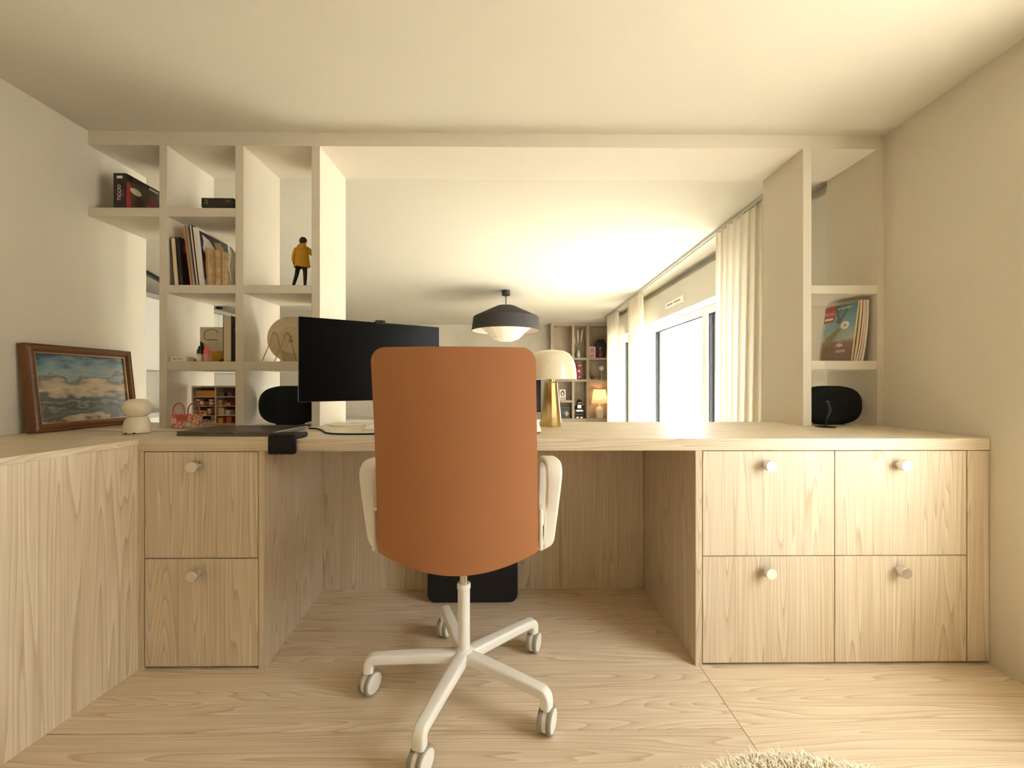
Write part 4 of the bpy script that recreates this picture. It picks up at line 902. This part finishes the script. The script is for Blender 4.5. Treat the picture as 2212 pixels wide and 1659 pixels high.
# curtain rail and curtains
rail = thing('curtain_rail', 'white double curtain track along the living room ceiling', 'curtain rail', (1.49, 4.3, 1.97))
rx = lambda y: 1.432 + 0.0265 * (y - 2.2)
for dx in (0.0, 0.022):
    mesh_obj('track', MB().prism([(rx(2.06) + dx - 0.006, 2.06), (rx(2.06) + dx + 0.006, 2.06), (rx(6.6) + dx + 0.006, 6.6), (rx(6.6) + dx - 0.006, 6.6)], 'Z', 1.978, 1.9995), mat('rail_grey', (196, 190, 178), 0.4), rail, world=True)
def curtain(y0, y1, folds, amp, label, flare=0.0, near=0.0):
    def f(u, v):
        # v 0 top .. 1 bottom; gathered folds
        y = y0 + (y1 - y0) * u; ph = 2 * PI * folds * (u + near * u * u)
        a = amp * (0.55 + 0.45 * v) * (1 + 0.25 * math.sin(5 * u + 2))
        return (rx(y) + 0.012 + a * math.sin(ph) + 0.010 * math.sin(3 * v + 6 * u), y + flare * v * (u - 0.2) + 0.4 * a * math.cos(2 * ph) , 1.972 - 2.25 * v)
    c = tag(mesh_obj('curtain', MB().grid(f, folds * 14, 20), CURT, world=True, loc=(rx((y0 + y1) / 2), (y0 + y1) / 2, -0.27), smooth=80), label, 'curtain', 'cream curtains on the ceiling track')
    return c
curtain(2.26, 2.85, 8, 0.036, 'widest cream curtain panel, nearest beside the opening', 0.06)
curtain(4.64, 5.15, 7, 0.034, 'cream curtain panel between the two windows, middle of three', 0.0)
curtain(5.78, 6.38, 7, 0.034, 'farthest cream curtain panel, next to the bookcase', 0.0)
# vent and switch
vt = thing('air_vent', 'white slotted air vent above the sliding window', 'vent', (1.654, 4.05, 1.73))
mesh_obj('plate', MB().box(1.636, 1.654, 3.83, 4.27, 1.705, 1.765), WHITE, vt, world=True, bevel=0.006)
for y in (3.90, 4.08): mesh_obj('slot', MB().box(1.6345, 1.6362, y, y + 0.14, 1.730, 1.738), GASK, vt, world=True)
for x, lb in ((1.70, 'white light switch on the window reveal, nearer the room'), (1.775, 'white light switch on the window reveal, nearer the glass')):
    sw = thing('light_switch', lb, 'switch', (x, 5.095, 0.68)); 
    mesh_obj('plate', MB().box(x - 0.018, x + 0.018, 5.089, 5.10, 0.64, 0.735), WHITEM, sw, world=True, bevel=0.002)
    mesh_obj('rocker', MB().box(x - 0.009, x + 0.009, 5.086, 5.089, 0.665, 0.71), WHITE, sw, world=True)
# far bookcase
bc = thing('bookcase', 'tall greyed oak bookcase on the far living room wall', 'bookcase', (1.3, 7.32, -0.30))
BY0, BY1 = 7.2, 7.45
for x0, x1 in ((0.752, 0.806), (1.125, 1.166), (1.377, 1.426), (1.82, 1.865)): mesh_obj('upright', MB().box(x0, x1, BY0, BY1, -0.30, 1.95), WGREY, bc, world=True)
mesh_obj('top', MB().box(0.752, 1.865, BY0, BY1, 1.95, 1.999), WGREY, bc, world=True)
mesh_obj('back_panel', MB().box(0.806, 1.82, 7.435, 7.449, -0.3, 1.95), WGREY, bc, world=True)
for x0, x1, zz in ((0.806, 1.125, (0.283, 0.606, 0.971)), (1.166, 1.377, (0.283, 0.971, 1.351)), (1.426, 1.82, (0.283, 0.971, 1.351))):
    for z in zz: mesh_obj('shelf', MB().box(x0, x1, BY0 + 0.002, 7.435, z, z + 0.04), WGREY, bc, world=True)
    mesh_obj('door', MB().box(x0 + 0.002, x1 - 0.002, BY0, BY0 + 0.018, -0.24, 0.281), WGREY, bc, world=True)
vs_ = thing('vase', 'small white bottle vase on the far bookcase', 'vase', (1.255, 7.30, 1.391))
mesh_obj('vessel', MB().lathe([(0, 0.0005), (0.032, 0.0005), (0.036, 0.02), (0.035, 0.075), (0.018, 0.105), (0.015, 0.125), (0.018, 0.135), (0.012, 0.135), (0.010, 0.11), (0, 0.10)], n=28), WHITEM, vs_)
for dx, h, lb in ((-0.012, 0.50, 'pale dried pampas stem, upright in the vase'), (0.05, 0.52, 'pale dried pampas stem leaning right in the vase'), (-0.06, 0.42, 'thin dried stem leaning left in the vase')):
    st = thing('pampas_stem', lb, 'dried flower', (1.255, 7.30, 1.391 + 0.105))
    mesh_obj('stalk', MB().tube([(0, 0, 0.0), (dx * 0.5, 0, h * 0.4 - 0.05), (dx, 0, h * 0.6 - 0.05)], 0.0022, 6), mat('straw', (190, 172, 138), 0.8), st)
    mesh_obj('plume', MB().tube(smooth_curve([(dx * 0.9, 0, h * 0.45 - 0.06), (dx * 1.1, 0, h * 0.62 - 0.05), (dx * 1.35, 0, h * 0.8 - 0.05), (dx * 1.6, 0, h - 0.105)], 5), (lambda i, k=(0.4 if h < 0.45 else 1.0): 0.001 + 0.016 * k * math.sin(PI * min(1, i / 15)) ** 0.7), 10), mat('plume_cream', (226, 214, 190), 0.9), st)
pb = thing('pink_box', 'pink box with a dark round drawing on the far bookcase', 'box', (1.489, 7.27, 1.3915))
mesh_obj('carton', MB().box(-0.062, 0.058, -0.02, 0.05, 0, 0.20), mat('pink_card', (226, 176, 182), 0.6), pb, bevel=0.001)
mb = MB()
mb.prism([(-0.005 + 0.034 * math.cos(2 * PI * k / 18), 0.105 + 0.034 * math.sin(2 * PI * k / 18)) for k in range(18)], 'Y', -0.0212, -0.0204, 0)
mb.prism([(-0.005 + 0.022 * math.cos(2 * PI * k / 18), 0.100 + 0.020 * math.sin(2 * PI * k / 18)) for k in range(18)], 'Y', -0.0218, -0.0213, 1)
mb.box(-0.03, 0.02, -0.0212, -0.0204, 0.155, 0.168, 0); mb.box(-0.03, 0.02, -0.0212, -0.0204, 0.03, 0.045, 0)
mesh_obj('print', mb, [mat('print_plum', (110, 44, 66), 0.6), mat('print_pink', (236, 200, 200), 0.6)], pb, smooth=0)
cb = thing('coffin_box', 'black coffin-shaped box with red figure on the far bookcase', 'box', (1.645, 7.29, 1.391))
mesh_obj('case', MB().prism([(-0.075, 0), (0.075, 0), (0.095, 0.24), (0.05, 0.33), (-0.05, 0.33), (-0.095, 0.24)], 'Y', -0.04, 0.04), BLACK, cb, bevel=0.003)
mesh_obj('print', MB().prism([(-0.045, 0.01), (0.02, 0.01), (0.005, 0.12), (-0.01, 0.14), (-0.025, 0.12)], 'Y', -0.0412, -0.0402, 0).prism([(-0.02 + 0.014 * math.cos(2 * PI * k / 12), 0.165 + 0.02 * math.sin(2 * PI * k / 12)) for k in range(12)], 'Y', -0.0412, -0.0402, 1), [mat('print_crimson', (150, 30, 44), 0.6), mat('print_ash', (150, 150, 156), 0.6)], cb, smooth=0)
rcd = thing('red_panel', 'narrow red card with white dots on the far bookcase', 'card', (1.262, 7.28, 1.0115))
mesh_obj('card', MB().box(-0.042, 0.042, -0.004, 0.004, 0, 0.27), mat('card_red', (142, 34, 36), 0.5), rcd)
mb = MB()
for x, z, r in ((0.0, 0.245, 0.011), (0.025, 0.245, 0.011), (-0.005, 0.15, 0.02), (0.018, 0.115, 0.009), (0.012, 0.045, 0.014), (-0.012, 0.03, 0.012)): mb.prism([(x + r * math.cos(2 * PI * k / 12), z + r * math.sin(2 * PI * k / 12)) for k in range(12)], 'Y', -0.0052, -0.0042)
mesh_obj('print', mb, MAT['print_white'], rcd, smooth=0)
tag(mesh_obj('ornament_ball', MB().ell((0, 0, 0.032), 0.034, 0.034, 0.032), mat('ball_gold', (150, 120, 60), 0.25, 0.6), loc=(1.49, 7.27, 1.0112)), 'small golden ball ornament on the far bookcase', 'ornament')
go = thing('globe_ornament', 'white globe on a thin stand at the right of the far bookcase', 'ornament', (1.66, 7.30, 1.0112))
mesh_obj('globe', MB().ell((0, 0, 0.20), 0.045, 0.045, 0.045), WHITEM, go); mesh_obj('stand', MB().cyl((0, 0, 0.004), (0, 0, 0.158), 0.005).cyl((0, 0, 0), (0, 0, 0.006), 0.03), WHITEM, go)
# lit table lamp in the bookcase
tl = thing('table_lamp', 'lit bedside-style lamp with linen shade and white ceramic base in the far bookcase', 'lamp', (1.63, 7.31, 0.3235))
mesh_obj('base', MB().lathe([(0, 0.0005), (0.062, 0.0005), (0.066, 0.01), (0.080, 0.10), (0.078, 0.145), (0.060, 0.185), (0.032, 0.205), (0.030, 0.225), (0, 0.226)], n=32), mat('ceramic_white', (226, 214, 198), 0.35), tl)
mesh_obj('neck', MB().cyl((0, 0, 0.225), (0, 0, 0.29), 0.009), WHITEM, tl)
mesh_obj('shade', MB().lathe([(0.148, 0.265), (0.105, 0.51)], n=40), SHADE, tl)
mesh_obj('bulb', MB().ell((0, 0, 0.345), 0.03, 0.03, 0.04), mat('bulb_glow', (255, 214, 160), 0.5, emit=(255, 190, 120), es=5.0), tl)
pl_ = bpy.data.lights.new('bulb_light', 'POINT'); pl_.energy = 1.6; pl_.color = (1.0, 0.68, 0.38); pl_.shadow_soft_size = 0.045
po = bpy.data.objects.new('bulb_light', pl_); COL.objects.link(po); po.parent = tl; po.location = (0, 0, 0.40)
# pictures and robot
p1 = thing('photo_frame', 'small white framed portrait drawing on the far bookcase', 'picture', (0.968, 7.29, 0.6465))
mesh_obj('frame', MB().box(-0.055, 0.055, -0.006, 0.006, 0, 0.185), WHITEM, p1)
mesh_obj('print', MB().prism([(0.034 * math.cos(2 * PI * k / 16), 0.115 + 0.05 * math.sin(2 * PI * k / 16)) for k in range(16)], 'Y', -0.0075, -0.0062, 0).prism([(0.018 * math.cos(2 * PI * k / 16), 0.11 + 0.035 * math.sin(2 * PI * k / 16)) for k in range(16)], 'Y', -0.0085, -0.0076, 1).box(-0.04, 0.04, -0.0075, -0.0062, 0.02, 0.045, 2), [mat('ink_dark', (60, 48, 56), 0.6), MAT['print_white'], mat('ink_sand', (200, 184, 130), 0.6)], p1, smooth=0)
p2 = thing('photo_frame', 'dark framed group photo on the bottom shelf of the far bookcase', 'picture', (1.018, 7.29, 0.3235))
mesh_obj('frame', MB().box(-0.078, 0.078, -0.006, 0.006, 0, 0.20), mat('frame_dark', (92, 80, 70), 0.5), p2)
mb = MB().box(-0.065, 0.065, -0.0075, -0.0062, 0.015, 0.185, 0)
for k in range(12): mb.ell((random.uniform(-0.05, 0.05), -0.008, random.uniform(0.03, 0.13)), random.uniform(0.008, 0.018), 0.001, random.uniform(0.008, 0.02), 8, 4, 1 + k % 2)
mesh_obj('photo', mb, [mat('photo_dark', (52, 46, 42), 0.4), mat('photo_pale', (206, 194, 180), 0.4), mat('photo_mid', (130, 118, 106), 0.4)], p2, smooth=0)
rb = thing('robot_toy', 'black and silver tin toy robot on the far bookcase', 'toy', (1.262, 7.29, 0.3235))
RS = mat('robot_silver', (190, 188, 184), 0.3, 0.7)
mesh_obj('torso', MB().box(-0.052, 0.052, -0.035, 0.035, 0.155, 0.245), BLACK, rb, bevel=0.008)
mesh_obj('chest_panel', MB().box(-0.034, 0.034, -0.040, -0.0355, 0.178, 0.240), RS, rb, bevel=0.002)
mesh_obj('belt', MB().box(-0.060, 0.060, -0.040, 0.040, 0.118, 0.154), RS, rb, bevel=0.006)
hd2 = mesh_obj('head', MB().lathe([(0, 0.247), (0.046, 0.248), (0.050, 0.26), (0.050, 0.295), (0.036, 0.320), (0, 0.328)], n=24), BLACK, rb)
mesh_obj('visor', MB().box(-0.032, 0.032, -0.054, -0.042, 0.265, 0.282), mat('visor_yellow', (232, 206, 110), 0.4), hd2, bevel=0.002)
mesh_obj('dome', MB().ell((0, 0, 0.322), 0.026, 0.026, 0.022), mat('dome_red', (150, 24, 18), 0.3), hd2)
for s in (-1, 1):
    mesh_obj('antenna', MB().cyl((s * 0.054, 0, 0.252), (s * 0.054, 0, 0.318), 0.006, 0.003), RS, hd2)
    arm = mesh_obj('arm', MB().cyl((s * 0.066, 0, 0.23), (s * 0.070, 0, 0.15), 0.012, 0.010), BLACK, rb)
    mesh_obj('shoulder', MB().ell((s * 0.066, 0, 0.234), 0.016, 0.016, 0.014), RS, arm)
    mesh_obj('claw', MB().tube(smooth_curve([(s * 0.070, 0, 0.15), (s * 0.078, -0.005, 0.135), (s * 0.070, -0.01, 0.12)], 4), 0.004, 6), RS, arm)
    lg = mesh_obj('leg', MB().cyl((s * 0.032, 0, 0.117), (s * 0.034, 0, 0.03), 0.018, 0.020), BLACK, rb)
    mesh_obj('knee_ring', MB().lathe([(0.0205, 0.058), (0.024, 0.062), (0.024, 0.07), (0.0195, 0.074)], (s * 0.034, 0, 0), 18), RS, lg)
    mesh_obj('foot', MB().box(s * 0.034 - 0.024, s * 0.034 + 0.024, -0.045, 0.03, 0.001, 0.030), RS, lg, bevel=0.005)
# television and sideboard on the far wall
tv = thing('television', 'dark television on the far wall, just showing right of the chair', 'television', (0.04, 7.36, 0.35))
mesh_obj('panel', MB().box(-0.45, 0.59, 7.36, 7.40, 0.43, 1.0), BLACKG, tv, world=True, bevel=0.004)
mesh_obj('picture', MB().box(-0.44, 0.58, 7.357, 7.36, 0.44, 0.99), mat('tv_picture', (10, 10, 22), 0.15, emit=(30, 36, 90), es=0.03), tv, world=True)
mesh_obj('stand', MB().box(-0.10, 0.24, 7.28, 7.44, 0.325, 0.34).box(0.03, 0.11, 7.37, 7.39, 0.34, 0.44), BLACK, tv, world=True)
sb = thing('sideboard', 'low white sideboard along the far living room wall', 'sideboard', (-1.2, 7.22, -0.30))
mesh_obj('top', MB().box(-3.1, 0.70, 7.0, 7.445, 0.285, 0.325), WHITEM, sb, world=True, bevel=0.003)
mesh_obj('body', MB().box(-3.08, 0.68, 7.03, 7.44, -0.25, 0.284), WHITEM, sb, world=True)
for k in range(6): mesh_obj('door', MB().box(-3.07 + k * 0.625, -2.455 + k * 0.625, 7.01, 7.028, -0.24, 0.278), WHITE, sb, world=True, bevel=0.002)
# kitchen run on the living room's left side, seen through the gap beside the wall
kc = thing('kitchen_cabinet', 'white kitchen wall cabinet seen through the slit beside the left wall', 'cabinet', (-4.02, 4.6, 1.08))
mesh_obj('body', MB().box(-4.198, -3.86, 3.4, 6.2, 1.08, 1.86), WHITEM, kc, world=True)
for k in range(4): mesh_obj('door', MB().box(-3.858, -3.84, 3.41 + k * 0.698, 4.10 + k * 0.698, 1.085, 1.855), WHITE, kc, world=True, bevel=0.002)
kcb = thing('kitchen_counter', 'pale grey kitchen counter below the white wall cabinet', 'counter', (-3.9, 4.6, -0.30))
mesh_obj('worktop', MB().box(-4.198, -3.58, 3.2, 6.4, 0.60, 0.64), mat('counter_grey', (196, 192, 186), 0.4), kcb, world=True, bevel=0.003)
mesh_obj('body', MB().box(-4.198, -3.62, 3.22, 6.38, -0.29, 0.598), WHITEM, kcb, world=True)
for k in range(5): mesh_obj('door', MB().box(-3.618, -3.60, 3.23 + k * 0.63, 3.85 + k * 0.63, -0.25, 0.59), WHITE, kcb, world=True, bevel=0.002)
trk = thing('ceiling_track', 'black lighting track on the living room ceiling beyond the left slit', 'track light', (-3.5, 4.3, 1.985))
mesh_obj('track', MB().prism([(-3.30, 3.55), (-3.27, 3.57), (-3.72, 4.80), (-3.75, 4.78)], 'Z', 1.965, 1.9995), BLACK, trk, world=True)
sp_ = thing('ceiling_spot', 'small black ceiling spotlight glimpsed through the third shelf cell', 'spotlight', (-4.02, 5.78, 1.93))
mesh_obj('can', MB().lathe([(0, 0.045), (0.03, 0.045), (0.04, 0.055), (0.04, 0.069), (0, 0.069)], n=20), BLACK, sp_)
